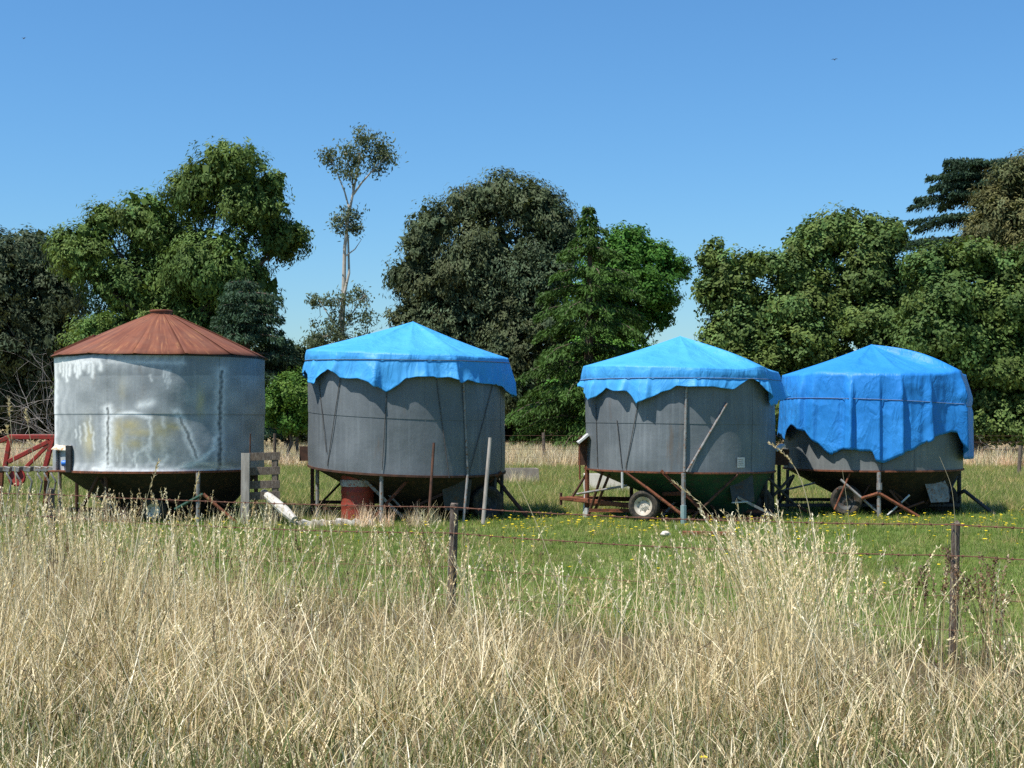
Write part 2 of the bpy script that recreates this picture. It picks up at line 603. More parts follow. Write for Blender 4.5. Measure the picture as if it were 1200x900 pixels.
    def wheel(s, c, rad, wid, turn, rim_mat, tyre_mat=None):
        """tyre with rounded shoulders and tread grooves, dished steel rim with holes"""
        w = bpy.data.objects.new('wheel', None)
        COL.objects.link(w)
        w.parent = s.o
        w.location = c
        M = Matrix.Rotation(turn, 4, 'Z') @ Matrix.Rotation(R_(90), 4, 'X')
        h = wid / 2
        ri = rad * 0.60
        prof = [(ri, -h * 0.75), (ri + .02, -h * 0.9), (rad * .82, -h), (rad * .94, -h * .86), (rad * .985, -h * .66)]
        for g in (-.4, 0.0, .4):
            prof += [(rad, h * (g - .12)), (rad - .012, h * (g - .08)), (rad - .012, h * (g + .08)), (rad, h * (g + .12))]
        prof += [(rad * .985, h * .66), (rad * .94, h * .86), (rad * .82, h), (ri + .02, h * .9), (ri, h * .75), (ri, -h * .75)]
        MB().lathe(prof, M, 36).build('tyre', tyre_mat or M_tyre, w, True)
        rp = [(0.001, h * .42), (rad * .10, h * .42), (rad * .12, h * .30), (rad * .22, h * .30), (rad * .34, h * .18),
              (rad * .42, h * .30), (rad * .50, h * .62), (rad * .585, h * .72), (rad * .60, h * .80), (rad * .61, h * .70)]
        rp = rp + [(r, -z) for r, z in reversed(rp)]
        b = MB().lathe(rp, M, 32)
        for k in range(5):
            a = 2 * math.pi * k / 5
            for sg in (1, -1):
                c0 = M @ Vector((rad * .17 * math.cos(a), rad * .17 * math.sin(a), sg * h * .28))
                c1 = M @ Vector((rad * .17 * math.cos(a), rad * .17 * math.sin(a), sg * h * .42))
                b.tube(c0, c1, rad * .03, n=6)
        b.build('rim', rim_mat, w, True)
        ho = MB()
        for k in range(8):
            a = 2 * math.pi * k / 8 + .2
            for sg in (1, -1):
                c0 = M @ Vector((rad * .39 * math.cos(a), rad * .39 * math.sin(a), sg * h * .20))
                c1 = M @ Vector((rad * .39 * math.cos(a), rad * .39 * math.sin(a), sg * h * .29))
                ho.tube(c0, c1, rad * .045, n=8)
        tag(ho.build('rim_slot', M_dark_steel, w), kind='stuff')
        return w


def seg_d(qx, qy, pts):
    d = np.full(qx.shape, 1e9)
    for (x0, y0), (x1, y1) in zip(pts[:-1], pts[1:]):
        vx, vy = x1 - x0, y1 - y0
        t = np.clip(((qx - x0) * vx + (qy - y0) * vy) / (vx * vx + vy * vy + 1e-9), 0, 1)
        d = np.minimum(d, np.hypot(qx - x0 - t * vx, qy - y0 - t * vy))
    return d


def stain1(qx, qy, cosT):
    """zinc bloom, rust and dark seams on the old bin: shapes given in sheet units"""
    X, Z = qx * 3.0, (qy - 340) * 3.0
    rg = np.random.default_rng(5)
    wob = 1.6 * np.sin(Z * 0.11) + 1.2 * np.sin(Z * 0.23 + 1) + 1.5 * np.sin(X * 0.13)
    Wt = np.zeros_like(X); Yl = np.zeros_like(X); D = np.zeros_like(X)

    def halo(pts, wd, wh, a=0.9, dk=0.9):
        nonlocal Wt, D
        d = seg_d(X + wob, Z + wob * .5, pts)
        Wt = np.maximum(Wt, a * np.exp(-(np.maximum(d - wd * .8, 0) / (wh * 1.5)) ** 1.4) * np.clip((d - wd * .4) / (wd * .5), 0, 1))
        if dk: D = np.maximum(D, dk * (1 - np.clip((d - wd * .3) / (wd * .9 + 1e-6), 0, 1)) * (.7 + .3 * np.sin(Z * .35 + X * .1)))

    def line(pts, wh, a=0.7):
        nonlocal Wt
        d = seg_d(X + wob, Z + wob * .5, pts)
        Wt = np.maximum(Wt, min(1, a * 1.15) * np.exp(-(d / (wh * 1.35)) ** 1.5))

    def blob(cx, cz, rx, rz, a=1.0):
        nonlocal Yl
        Yl = np.maximum(Yl, a * np.exp(-((X + wob - cx) / rx) ** 2 - ((Z - cz) / rz) ** 2))
    halo([(393, 418), (393, 520), (391, 610)], 6, 11, .9, .95)
    halo([(770, 285), (764, 400), (757, 630)], 8, 11, .55, .95)
    halo([(618, 430), (648, 490), (668, 550), (686, 592)], 6, 9, .75, .7)
    line([(757, 500), (738, 560), (690, 603), (600, 632)], 9, .7)
    line([(690, 603), (760, 620), (840, 634)], 8, .55)
    line([(400, 442), (470, 430), (530, 448)], 7, .75)
    line([(528, 448), (534, 500), (528, 560)], 6, .6)
    line([(470, 600), (500, 565), (525, 545)], 7, .6)
    line([(515, 560), (535, 605), (565, 612), (588, 585)], 8, .55)
    line([(570, 445), (575, 480)], 6, .5)
    line([(480, 570), (484, 625)], 4, .8)
    line([(345, 628), (480, 634), (640, 636), (850, 634)], 9, .75)
    line([(385, 600), (370, 632)], 16, .8)
    line([(500, 405), (535, 395)], 13, .7)
    line([(610, 425), (622, 440)], 9, .6)
    for x0, z1 in ((222, 285), (236, 300), (250, 318), (262, 300), (281, 285), (292, 305), (300, 298), (312, 275), (330, 285), (345, 305), (368, 278), (206, 330)):
        line([(x0, 250), (x0 + 1, z1)], 5.5, .85)
    line([(205, 252), (360, 252)], 10, .7)
    line([(400, 252), (640, 256)], 6, .5)
    for x0, z0, z1 in ((575, 280, 320), (586, 282, 345), (594, 285, 330), (533, 300, 318), (297, 480, 540), (315, 470, 530), (330, 440, 500), (342, 500, 560), (420, 560, 600), (440, 540, 590), (280, 490, 520)):
        line([(x0, z0), (x0 + 2, z1)], 3.5, .55)
    line([(207, 260), (204, 640)], 9, .75)
    line([(565, 600), (572, 560), (565, 520)], 12, .28)
    blob(325, 520, 16, 55, 1.1); blob(425, 510, 26, 60, 1.0); blob(470, 475, 40, 22, .9); blob(500, 500, 60, 16, .9)
    blob(480, 540, 28, 18, .9); blob(565, 490, 40, 38, .8); blob(605, 480, 40, 16, .8); blob(697, 395, 12, 45, .8); blob(560, 540, 26, 26, .5)
    blob(440, 350, 14, 40, .35)
    dry = .13 + .08 * np.sin(X * .045) * np.sin(Z * .06 + 1)
    Wt = np.maximum(Wt, dry * (Z > 300))
    line([(200, 438), (940, 440)], 2.5, 0.0)
    D = np.maximum(D, .5 * np.exp(-((Z - 440) / 2.2) ** 2))
    D = np.maximum(D, .5 * np.exp(-((X - 391 + wob * .2) / 2.5) ** 2) * (Z < 418) * (np.sin(Z * .9) > -.2))
    soft = .42 * np.exp(-((X - 470) / 130) ** 2 - ((Z - 560) / 95) ** 2) + .30 * np.exp(-((X - 230) / 60) ** 2) + .35 * np.exp(-((Z - 250) / 28) ** 2) * (X < 640) + .3 * np.exp(-((Z - 640) / 30) ** 2)
    soft = soft * (.75 + .25 * np.sin(X * .21 + 2 * np.sin(Z * .05))) * (1 - np.clip(Yl, 0, 1) * .7)
    Wt = np.maximum(Wt, soft)
    f = np.clip(cosT * 6, 0, 1)
    return np.stack([np.clip(Wt, 0, 1), np.clip(Yl, 0, 1), np.clip(D, 0, 1)], -1) * f[..., None]


# ---- silo with rusty roof
A = Silo('old galvanised silo with rusty red cone roof and white stained wall', 189, 123, 25.0, 0.85, 2.82, 0.0, 0.0, M_galv1, stain1, off=R_(-14), seed=1)
rf = bpy.data.objects.new('roof', None); COL.objects.link(rf); rf.parent = A.o
nG = 14
Rr = A.R + 0.06
rr_ = np.random.default_rng(3)
eave_w = rr_.uniform(-0.018, 0.018, nG)
for k in range(nG):
    t0, t1 = k * 2 * math.pi / nG, (k + 1) * 2 * math.pi / nG + 0.012
    nu, nv = 10, 9
    tt, ss = np.meshgrid(np.linspace(t0, t1, nu + 1), np.linspace(0.11, 1.0, nv + 1))
    u = (tt - t0) / (t1 - t0)
    r = Rr * ss
    zz = 3.655 - (3.655 - 2.815) * (0.90 * ss + 0.10 * ss ** 2)
    zz = zz + (eave_w[k] * (1 - u) + eave_w[(k + 1) % nG] * u) * ss ** 2 + 0.014 * np.exp(-((u - 0.02) / 0.05) ** 2) - 0.010 * np.sin(u * math.pi) * ss + 0.003 * (1 - u)
    P = np.stack([r * np.sin(tt), -r * np.cos(tt), zz], -1).reshape(-1, 3)
    i0 = (np.arange(nv)[:, None] * (nu + 1) + np.arange(nu)[None, :]).ravel()
    o = link('roof_sheet', np_mesh('roof_sheet', P, np.stack([i0, i0 + 1, i0 + nu + 2, i0 + nu + 1], -1), None, True), M_roof, rf)
    md = o.modifiers.new('thickness', 'SOLIDIFY'); md.thickness = 0.006; md.offset = -1
MB().lathe([(0.19, 3.555), (0.19, 3.628), (0.205, 3.630), (0.205, 3.652), (0.18, 3.662), (0.001, 3.668)], Matrix.Identity(4), 28).build('roof_cap', M_roof, rf, True)
# access hatch lying on the left slope
hb = MB()
def roofpt(t, s_, up=0.0):
    return Vector((Rr * s_ * math.sin(t), -Rr * s_ * math.cos(t), 3.655 - .84 * (.9 * s_ + .1 * s_ * s_) + up))
q = [roofpt(R_(-98), .62), roofpt(R_(-66), .62), roofpt(R_(-72), .97), roofpt(R_(-92), .97)]
q2 = [p + Vector((0, 0, .05)) for p in q]
hb.add(q + q2, [(0, 1, 5, 4), (1, 2, 6, 5), (2, 3, 7, 6), (3, 0, 4, 7), (4, 5, 6, 7)])
hb.build('roof_hatch', M_roof, rf)
A.ring('rim_ring', 0.845, A.R - 0.004, 0.028, 0.035, M_rust)
A.ring('eave_ring', 2.80, A.R - 0.01, 0.02, 0.04, M_dark_steel)
A.hopper(0.2, 0.1, 0.10, 0.95, M_hopper_shade)
for px, dy, m in ((70, 0.0, M_grey_steel), (124, -1.55, M_rust_dark), (232, -1.72, M_grey_steel), (300, -.5, M_rust_dark), (190, 1.8, M_rust_dark), (90, 1.2, M_rust_dark), (290, 1.2, M_rust_dark)):
    g = A.ground(px, dy)
    A.bar('leg', g, g + Vector((0, 0, .84)), .035, m)
A.bar('brace', A.loc(238, 579, -1.75), A.ground(278, -1.75), .028, M_rust)
A.bar('brace', A.loc(238, 579, -1.75), A.loc(205, 597, -1.75), .026, M_green_steel)
A.bar('brace', A.loc(118, 553, -1.5), A.ground(88, -1.3), .03, M_rust_dark)
A.bar('brace', A.loc(118, 562, -1.5), A.ground(150, -1.3), .03, M_rust_dark)
A.bar('axle', A.loc(181, 596, -1.1), A.loc(181, 596, 1.1), .03, M_rust_dark)
A.bar('base_rail', A.ground(75, 0) + Vector((0, 0, .12)), A.ground(303, 0) + Vector((0, 0, .12)), .035, M_rust_dark, 'box')
A.wheel(A.ground(181, -1.5) + Vector((0, 0, .20)), .20, .15, R_(-8), M_rimwhite)
A.wheel(A.ground(186, 1.15) + Vector((0, 0, .20)), .20, .15, R_(-8), M_rimwhite)
# side hood with open box below it (left)
hd = bpy.data.objects.new('side_hood', None); COL.objects.link(hd); hd.parent = A.o
a_, b_, c_, d_ = A.loc(60, 527, -1.0), A.loc(77, 528, -1.35), A.loc(86, 520, -1.35), A.loc(68, 519, -.85)
up = Vector((0, 0, .015))
MB().add([a_, b_, c_, d_, a_ + up, b_ + up, c_ + up, d_ + up], [(3, 2, 1, 0), (4, 5, 6, 7), (0, 1, 5, 4), (1, 2, 6, 5), (2, 3, 7, 6), (3, 0, 4, 7)]).build('hood_plate', simple('rust_edged_plate', (.5, .45, .36), (.62, .58, .48), 7, .6, third=(.42, .2, .06)), hd)
MB().beam(A.loc(83, 522, -1.3), A.loc(83, 553, -1.3), .28, .10).build('hood_side', M_dark_steel, hd)
MB().beam(A.loc(67, 527, -1.0), A.loc(67, 553, -1.0), .3, .06).build('hood_side', M_pale_steel, hd)
MB().beam(A.loc(62, 552, -1.15), A.loc(86, 552, -1.25), .3, .03).build('hood_floor', M_rust, hd)
MB().lathe([(0.001, -.05), (.045, -.05), (.05, -.03), (.05, .03), (.045, .05), (.001, .05)], Matrix.Translation(A.loc(76, 543, -1.25)) @ Matrix.Rotation(R_(90), 4, 'Y'), 16).build('blue_cap', M_blue_plastic, hd, True)

# ---- second silo
B = Silo('dark grey silo with scalloped blue tarp over a red drum', 477, 115, 25.0, 0.865, 2.78, -0.040, 0.040, M_galv2, off=R_(-46), seed=2)
B.ring('rim_ring', 0.86, B.R - 0.004, 0.022, 0.035, M_rust_dark)
B.hopper(0.55, 0.15, 0.10, 0.80, M_hopper_shade)
for px, dy, m in ((372, -.35, M_grey_steel), (366, 0.05, M_rust_dark), (447, -1.66, M_grey_steel), (588, .0, M_dark_steel), (580, -.6, M_dark_steel), (420, 1.5, M_rust_dark), (540, 1.5, M_rust_dark)):
    g = B.ground(px, dy)
    zt = .86 + B.ax * g.x + B.ay * g.y
    B.bar('leg', g, Vector((g.x, g.y, zt - .02)), .034, m)
B.bar('brace', B.loc(376, 549, -.4), B.loc(410, 568, .3), .024, M_rust_dark)
B.bar('brace', B.loc(372, 594, -.4), B.loc(405, 560, .3), .02, M_rust_dark)
B.bar('brace', B.loc(384, 552, -.9), B.loc(412, 570, -.2), .024, M_grey_steel)
B.bar('base_rail', B.ground(370, -.3) + Vector((0, 0, .16)), B.ground(590, -.3) + Vector((0, 0, .16)), .03, M_rust_dark, 'box')
B.bar('base_rail', B.ground(366, .6) + Vector((0, 0, .22)), B.ground(590, .6) + Vector((0, 0, .22)), .03, M_rust_dark, 'box')
B.bar('strut', B.surf(537.5, 430, .03), B.surf(543, 556, .03), .018, M_grey_steel)
B.bar('strut', B.surf(543, 556, .03), B.ground(543, -1.5), .022, M_grey_steel)
B.bar('brace', B.loc(588, 553, -.6), B.loc(558, 576, -.6), .028, M_rust)
B.bar('stabiliser', B.loc(590, 572, -.4), B.ground(620, -.7), .035, M_rust_dark)
B.bar('stabiliser', B.loc(581, 560, -.3), B.loc(592, 573, -.4), .03, M_rust_dark)
B.wheel(B.ground(570, -.75) + Vector((0, 0, .29)), .29, .24, R_(20), M_dark_steel)
B.wheel(B.ground(540, .9) + Vector((0, 0, .29)), .29, .24, R_(20), M_dark_steel)
ch = MB()
c0 = [B.loc(*p) for p in ((517, 562, -1.25), (553, 562, -1.25), (549, 598, -1.2), (521, 598, -1.2), (519, 562, -.6), (553, 562, -.6), (549, 590, -.6), (521, 590, -.6))]
ch.add(c0, [(3, 2, 1, 0), (4, 5, 6, 7), (0, 1, 5, 4), (1, 2, 6, 5), (2, 3, 7, 6), (3, 0, 4, 7)]).build('outlet_chute', M_hopper_grey, B.o)
MB().beam(B.loc(361, 523, -.1), B.loc(361, 540, -.1), .06, .3).build('side_hatch', M_rust_dark, B.o)

# ---- third silo
C = Silo('blue grey silo with short blue tarp and green hopper beside white rimmed wheel', 796, 111, 25.0, 0.835, 2.50, -0.012, 0.0, M_galv3, off=R_(-20), seed=3)
C.ring('rim_ring', 0.832, C.R - 0.004, 0.024, 0.03, M_rust)
C.hopper(0.70, -0.35, 0.08, 0.52, M_green_steel)
def leg(s, px, dy, m, r=.035, top=None):
    g = s.ground(px, dy)
    s.bar('leg', g, Vector((g.x, g.y, (s.zr if top is None else top))), r, m)
leg(C, 688, -.2, M_rust, .04, 1.2); leg(C, 801, -1.72, M_grey_steel, .038); leg(C, 905, .1, M_dark_steel, .04)
leg(C, 740, 1.4, M_rust_dark); leg(C, 860, 1.4, M_rust_dark); leg(C, 897, -.6, M_dark_steel, .04)
C.bar('leg_jack', C.ground(801, -1.74), C.ground(801, -1.74) + Vector((0, 0, .30)), .05, simple('teal_jack_paint', (.16, .24, .24), (.24, .33, .32), 7, .6))
C.bar('leg_jack', C.ground(688, -.22), C.ground(688, -.22) + Vector((0, 0, .17)), .055, M_pale_steel)
C.bar('strut', C.surf(804, 445, .02), C.surf(801.5, 553, .03), .024, M_grey_steel, 'tube')
C.bar('strut', C.surf(848, 472, .03), C.surf(804, 553, .05), .02, M_grey_steel)
C.bar('brace', C.surf(737, 553, .01), C.ground(800, -1.6) + Vector((0, 0, .13)), .026, M_rust)
C.bar('brace', C.surf(775, 553, .03), C.ground(832, -1.5) + Vector((0, 0, .03)), .028, M_rust, 'angle')
C.bar('brace', C.surf(860, 556, .01), C.ground(812, -1.55) + Vector((0, 0, .1)), .024, M_rust_dark)
C.bar('brace', C.loc(706, 553, -.7), C.ground(690, -.3) + Vector((0, 0, .05)), .024, M_rust_dark)
C.bar('brace', C.loc(714, 556, -.7), C.ground(697, -.3) + Vector((0, 0, .12)), .024, M_rust_dark)
C.bar('brace', C.surf(733, 553, .01), C.surf(733, 572, .01), .022, M_pale_steel)
C.bar('brace', C.loc(676, 579, -.5), C.loc(735, 569, -.9), .02, M_grey_steel)
C.bar('brace', C.loc(778, 579, -1.0), C.loc(808, 578, -1.5), .035, M_rust, 'box')
C.bar('brace', C.loc(898, 558, -.5), C.loc(930, 590, -.2), .026, M_dark_steel)
C.bar('brace', C.loc(928, 558, -.4), C.loc(896, 592, -.3), .026, M_dark_steel)
C.bar('base_rail', C.ground(690, -.75) + Vector((0, 0, .13)), C.ground(905, -.75) + Vector((0, 0, .11)), .028, M_rust, 'angle')
C.bar('base_rail', C.ground(690, .6) + Vector((0, 0, .18)), C.ground(905, .6) + Vector((0, 0, .18)), .03, M_rust_dark, 'box')
C.bar('base_rail', C.ground(775, -1.6) + Vector((0, 0, .05)), C.ground(905, -1.3) + Vector((0, 0, .05)), .026, M_rust_dark, 'box')
hitch = C.loc(664, 584, -.1)
C.bar('drawbar', hitch, C.ground(760, -.8) + Vector((0, 0, .2)), .04, M_rust, 'box')
C.bar('drawbar', hitch, C.ground(760, .8) + Vector((0, 0, .26)), .04, M_rust, 'box')
MB().beam(hitch + Vector((-.12, 0, 0)), hitch + Vector((.36, -.04, -.02)), .17, .06).build('hitch_plate', M_rust, C.o)
MB().tube(hitch + Vector((-.10, 0, -.12)), hitch + Vector((-.10, 0, .1)), .025).build('hitch_pin', M_rust_dark, C.o)
C.bar('jack_arm', C.loc(671, 582, -.1), C.loc(687, 556, -.15), .022, M_rust_dark)
C.bar('leg', C.loc(687, 556, -.15), C.ground(684, -.2), .02, M_pale_steel)
C.wheel(C.ground(755, -1.3) + Vector((0, 0, .265)), .265, .19, R_(-22), M_rimwhite)
C.wheel(C.ground(886, -.5) + Vector((0, 0, .29)), .29, .22, R_(-10), M_dark_steel)
C.wheel(C.ground(772, 1.1) + Vector((0, 0, .27)), .27, .19, R_(-22), M_rimwhite)
C.bar('axle', C.ground(756, -1.25) + Vector((0, 0, .27)), C.ground(772, 1.1) + Vector((0, 0, .27)), .03, M_rust_dark)
def chute(s, p, mat):
    """sheet metal outlet box, cut off at a slant"""
    MB().add([s.loc(*x) for x in p], [(3, 2, 1, 0), (4, 5, 6, 7), (0, 1, 5, 4), (1, 2, 6, 5), (2, 3, 7, 6), (3, 0, 4, 7)]).build('outlet_chute', mat, s.o)
chute(C, ((854, 560, -1.3), (882, 556, -1.2), (884, 588, -1.25), (858, 588, -1.35), (856, 560, -.8), (884, 556, -.8), (884, 580, -.8), (860, 582, -.8)), M_hopper_grey)
MB().beam(C.loc(858, 589, -1.36), C.loc(876, 588, -1.3), .05, .02).build('chute_lip', M_pale_steel, C.o)
# side hood, left
hd = bpy.data.objects.new('side_hood', None); COL.objects.link(hd); hd.parent = C.o
MB().beam(C.loc(677, 519, -.3), C.loc(689, 509, -.3), .5, .045).build('hood_plate', M_pale_steel, hd)
MB().beam(C.loc(688, 512, -.2), C.loc(687.5, 545, -.2), .07, .3).build('hood_side', M_rust_dark, hd)
MB().tube(C.loc(679, 519, -.45), C.loc(679.5, 562, -.45), .016).build('hood_rod', M_rust, hd)
# sticker on the wall, right
V, F = [], []
for j, py in enumerate((536, 548)):
    for px in (859.5, 862, 865, 868):
        V.append(C.surf(px, py, .012))
MB().add(V, [(i, i + 4, i + 5, i + 1) for i in range(3)]).build('maker_plate', M_sticker, C.o)
for k_, py in enumerate((538.6, 541.0, 543.0, 545.0)):
    V = [C.surf(px, py + e, .0135) for e in (-.35, .35) for px in (860.5, 862.5, 864.7, 866.4 - k_ % 2)]
    MB().add(V, [(i, i + 4, i + 5, i + 1) for i in range(3)]).build('print_line', M_grey_steel, C.o)

# ---- fourth silo
D = Silo('grey silo mostly hidden under a long deep blue tarp, farthest from the rusty roof', 1022, 105, 26.3, 0.80, 2.43, 0.0, 0.0, M_galv4, off=R_(-48), seed=4)
D.ring('rim_ring', 0.81, D.R - 0.004, 0.026, 0.03, M_rust)
D.hopper(0.45, 0.0, 0.10, 0.72, M_hopper_shade)
leg(D, 913, -.1, M_green_steel, .035, 1.0); leg(D, 1030, -1.66, M_grey_steel, .036); leg(D, 1124, -.2, M_dark_steel, .04)
leg(D, 985, 1.4, M_rust_dark); leg(D, 1080, 1.4, M_rust_dark); leg(D, 923, -.5, M_dark_steel, .03)
D.bar('leg_joint', D.loc(1030.5, 566, -1.68), D.loc(1030.5, 574, -1.68), .05, M_grey_steel)
D.bar('brace', D.surf(987, 562, .0), D.ground(1028, -1.55) + Vector((0, 0, .1)), .022, M_grey_steel)
D.bar('brace', D.loc(1030, 578, -1.7), D.ground(1077, -1.75) + Vector((0, 0, .02)), .03, M_rust)
D.bar('brace', D.loc(1030, 578, -1.7), D.loc(1010, 584, -1.5), .03, M_rust)
D.bar('brace', D.loc(1066, 580, -1.4), D.ground(1040, -1.4) + Vector((0, 0, .03)), .018, M_pale_steel)
D.bar('brace', D.loc(930, 557, -.6), D.ground(913, -.2) + Vector((0, 0, .15)), .03, M_dark_steel)
D.bar('brace', D.loc(912, 580, -.2), D.ground(950, -.8) + Vector((0, 0, .02)), .026, M_rust)
D.bar('brace', D.loc(912, 576, -.5), D.loc(955, 566, -.9), .018, M_grey_steel)
D.bar('brace', D.loc(1100, 560, -.9), D.ground(1120, -.4) + Vector((0, 0, .1)), .03, M_dark_steel)
D.bar('brace', D.loc(1122, 557, -.2), D.ground(1104, -.9) + Vector((0, 0, .2)), .028, M_dark_steel)
D.bar('stabiliser', D.loc(1118, 582, -.3), D.loc(1130, 575, -.5), .035, M_dark_steel)
D.bar('stabiliser', D.loc(1130, 575, -.5), D.ground(1166, -.9), .035, M_dark_steel)
D.bar('base_rail', D.ground(913, -.6) + Vector((0, 0, .16)), D.ground(1124, -.6) + Vector((0, 0, .16)), .03, M_dark_steel, 'box')
D.bar('base_rail', D.ground(913, .5) + Vector((0, 0, .2)), D.ground(1124, .5) + Vector((0, 0, .2)), .03, M_dark_steel, 'box')
D.wheel(D.ground(992, -1.2) + Vector((0, 0, .28)), .28, .2, R_(-16), M_hopper_grey)
D.wheel(D.ground(1104, -.3) + Vector((0, 0, .28)), .28, .22, R_(-10), M_dark_steel)
D.wheel(D.ground(1002, 1.0) + Vector((0, 0, .28)), .28, .2, R_(-16), M_dark_steel)
chute(D, ((1082, 561, -1.2), (1107, 561, -1.0), (1112, 588, -1.05), (1091, 589, -1.25), (1084, 561, -.6), (1110, 561, -.6), (1113, 582, -.6), (1094, 582, -.6)), M_grey_steel)
hd = bpy.data.objects.new('side_hood', None); COL.objects.link(hd); hd.parent = D.o
MB().beam(D.loc(908, 528, -.6), D.loc(918, 521, -.6), .4, .04).build('hood_plate', M_pale_steel, hd)
MB().beam(D.loc(915, 526, -.5), D.loc(914, 545, -.5), .1, .3).build('hood_side', M_rust_dark, hd)


def clutter(s, n, seed, x0=-1.4, x1=1.4):
    rg = random.Random(seed)
    for k in range(n):
        x, y = rg.uniform(x0, x1), rg.uniform(-1.55, -.5)
        if math.hypot(x, y) > s.R - .05: y = -math.sqrt(max(.04, (s.R - .08) ** 2 - x * x))
        zt = s.zr + s.ax * x + s.ay * y - .03
        top = Vector((x, y, zt if rg.random() < .6 else rg.uniform(.25, .5)))
        bot = Vector((x + rg.choice([-1, 1]) * rg.uniform(.25, .75), y + rg.uniform(-.1, .25), rg.uniform(.02, .22)))
        s.bar('brace', bot, top, rg.uniform(.014, .026), rg.choice([M_rust, M_rust_dark, M_rust_dark, M_grey_steel]), rg.choice(['tube', 'angle']))
clutter(A, 7, 1); clutter(B, 9, 2); clutter(C, 5, 3, -.4, 1.4); clutter(D, 7, 4)


# ------------------------------------------------------------------ tarps
def tarp(label, s, apex_px, apex_py, eave, front, back, corners, mat, flare=0.05, seed=0, rope=None, ropes=(), rope_mat=None, pleats=(), bump_cone=(), pinch=.6):
    rng = np.random.default_rng(seed)
    nT, nC, nS = 432, 16, 26
    th = np.linspace(-math.pi, math.pi, nT, endpoint=False)
    R0 = s.R + 0.026
    pts = []
    for px, py in front:
        t = th_of(px, s.pcx, s.Rpx * 1.045)
        Yp = s.Y - R0 * math.cos(t)
        pts.append((t, CH - (py - HY) * Yp / S))
    for deg, py in back:
        t = R_(deg)
        pts.append((t, CH - (py - HY) * (s.Y - R0 * math.cos(t)) / S))
    pts.sort()
    pt = np.array(pts)
    tx = np.concatenate([pt[:, 0] - 2 * math.pi, pt[:, 0], pt[:, 0] + 2 * math.pi])
    tz = np.tile(pt[:, 1], 3)
    zb = np.interp(th, tx, tz)
    kern = np.exp(-(np.arange(-3, 4) / .7) ** 2); kern /= kern.sum()
    zb = np.convolve(np.concatenate([zb[-3:], zb, zb[:3]]), kern, 'valid')
    kn = np.sort(rng.uniform(-math.pi, math.pi, 70))
    zb += np.interp(th, kn, rng.normal(size=70) * .016, period=2 * math.pi)
    # eave height: given left, front, right, back
    ex = np.array([-math.pi / 2, 0, math.pi / 2, math.pi])
    ze = eave[4] + (-eave[0] + eave[2]) / 2 * np.sin(th) + ((eave[3] - eave[1]) / 2) * -np.cos(th)
    wrap = lambda d: (d + math.pi) % (2 * math.pi) - math.pi
    bul = np.zeros(nT); lift = np.zeros(nT)
    for deg, amp, wd, lf in corners:
        g = np.exp(-(wrap(th - R_(deg)) / R_(wd)) ** 2)
        bul += amp * g; lift += lf * g
    # hanging folds
    fold = np.zeros(nT)
    for f in (5, 8, 13, 19, 27, 38):
        fold += rng.uniform(.3, 1) * np.sin(f * th + rng.uniform(0, 6.28)) / (f ** .5)
    fold *= 0.020
    for _ in range(9):
        d = wrap(th - rng.uniform(-3.14, 3.14)) / R_(rng.uniform(3, 8))
        sgn = rng.choice([-1, 1])
        fold += rng.uniform(.01, .035) * np.where(sgn * d < 0, np.clip(1 + sgn * d / 1.9, 0, 1), np.clip(1 - sgn * d / .4, 0, 1))
    fold2 = sum(np.sin(f * th + rng.uniform(0, 6.28)) * .006 for f in (17, 29, 43, 61)) * (.5 + .5 * np.sin(3 * th + seed))
    for deg, amp, wd in pleats:
        d = wrap(th - R_(deg)) / R_(wd)          # a pleat: long rise, sharp fall
        fold += 1.7 * amp * np.where(d < 0, np.clip(1 + d / 1.9, 0, 1) ** 1.3, np.clip(1 - d / .38, 0, 1))
    curlh = np.clip(np.interp(th, np.linspace(-math.pi, math.pi, 37), rng.normal(size=37) * .05), 0, .12) * (np.abs(th) < 2.9)
    ax_, az_ = (apex_px - s.pcx) * s.Y / S, CH - (apex_py - HY) * s.Y / S
    V = []
    for j in range(nC):                          # cone
        u = (j + 0.02) / (nC - 1 + 0.02) if j else 0.012
        r = u * (R0 + bul * u)
        z = az_ + (ze - az_) * (u + .10 * u * (1 - u)) + lift * np.sin(np.minimum(u * 1.12, 1) * math.pi * .62) * (1.0 - .45 * u ** 6)
        z = z - .02 * np.sin(u * math.pi) * (1 + np.cos(8 * th + .7)) * .5 + .010 * np.sin(u * math.pi) * fold2 / .006 * .4 * u
        if bump_cone:
            for deg, a, w in bump_cone:
                z = z + a * np.exp(-(wrap(th - R_(deg)) / R_(w)) ** 2) * np.sin(u * math.pi) 
        V.append(np.stack([r * np.sin(th) + ax_ * (1 - u), -r * np.cos(th), z], -1))
    zlast = V[-1][:, 2]
    for j in range(1, nS + 1):                   # skirt
        v = j / nS
        z = zlast + (zb - zlast) * v
        drop = zlast - z
        r = R0 + bul + .012 * min(1, v * 6) + flare * v ** 1.4 + (fold * np.clip(drop / .35, 0, 1.25)) + fold2 * np.clip(drop / .3, 0, 1)
        if rope is not None:
            zr_ = rope(th)
            g = pinch * np.exp(-((z - zr_) / .06) ** 2)
            r = r * (1 - g) + (np.minimum(r, R0 + bul * .8 + fold * .35 + .01)) * g
        r = r + curlh * v ** 3
        r = np.maximum(r, s.R + .022)
        V.append(np.stack([r * np.sin(th), -r * np.cos(th), z], -1))
    rows = len(V)
    grid = np.array(V)
    V = grid.reshape(-1, 3)
    i, k = np.meshgrid(np.arange(rows - 1), np.arange(nT), indexing='ij')
    k2 = (k + 1) % nT
    F = np.stack([i * nT + k, (i + 1) * nT + k, (i + 1) * nT + k2, i * nT + k2], -1).reshape(-1, 4)
    V = np.concatenate([V, [[ax_, 0, az_ + .004]]])
    tip = np.full(nT, len(V) - 1)
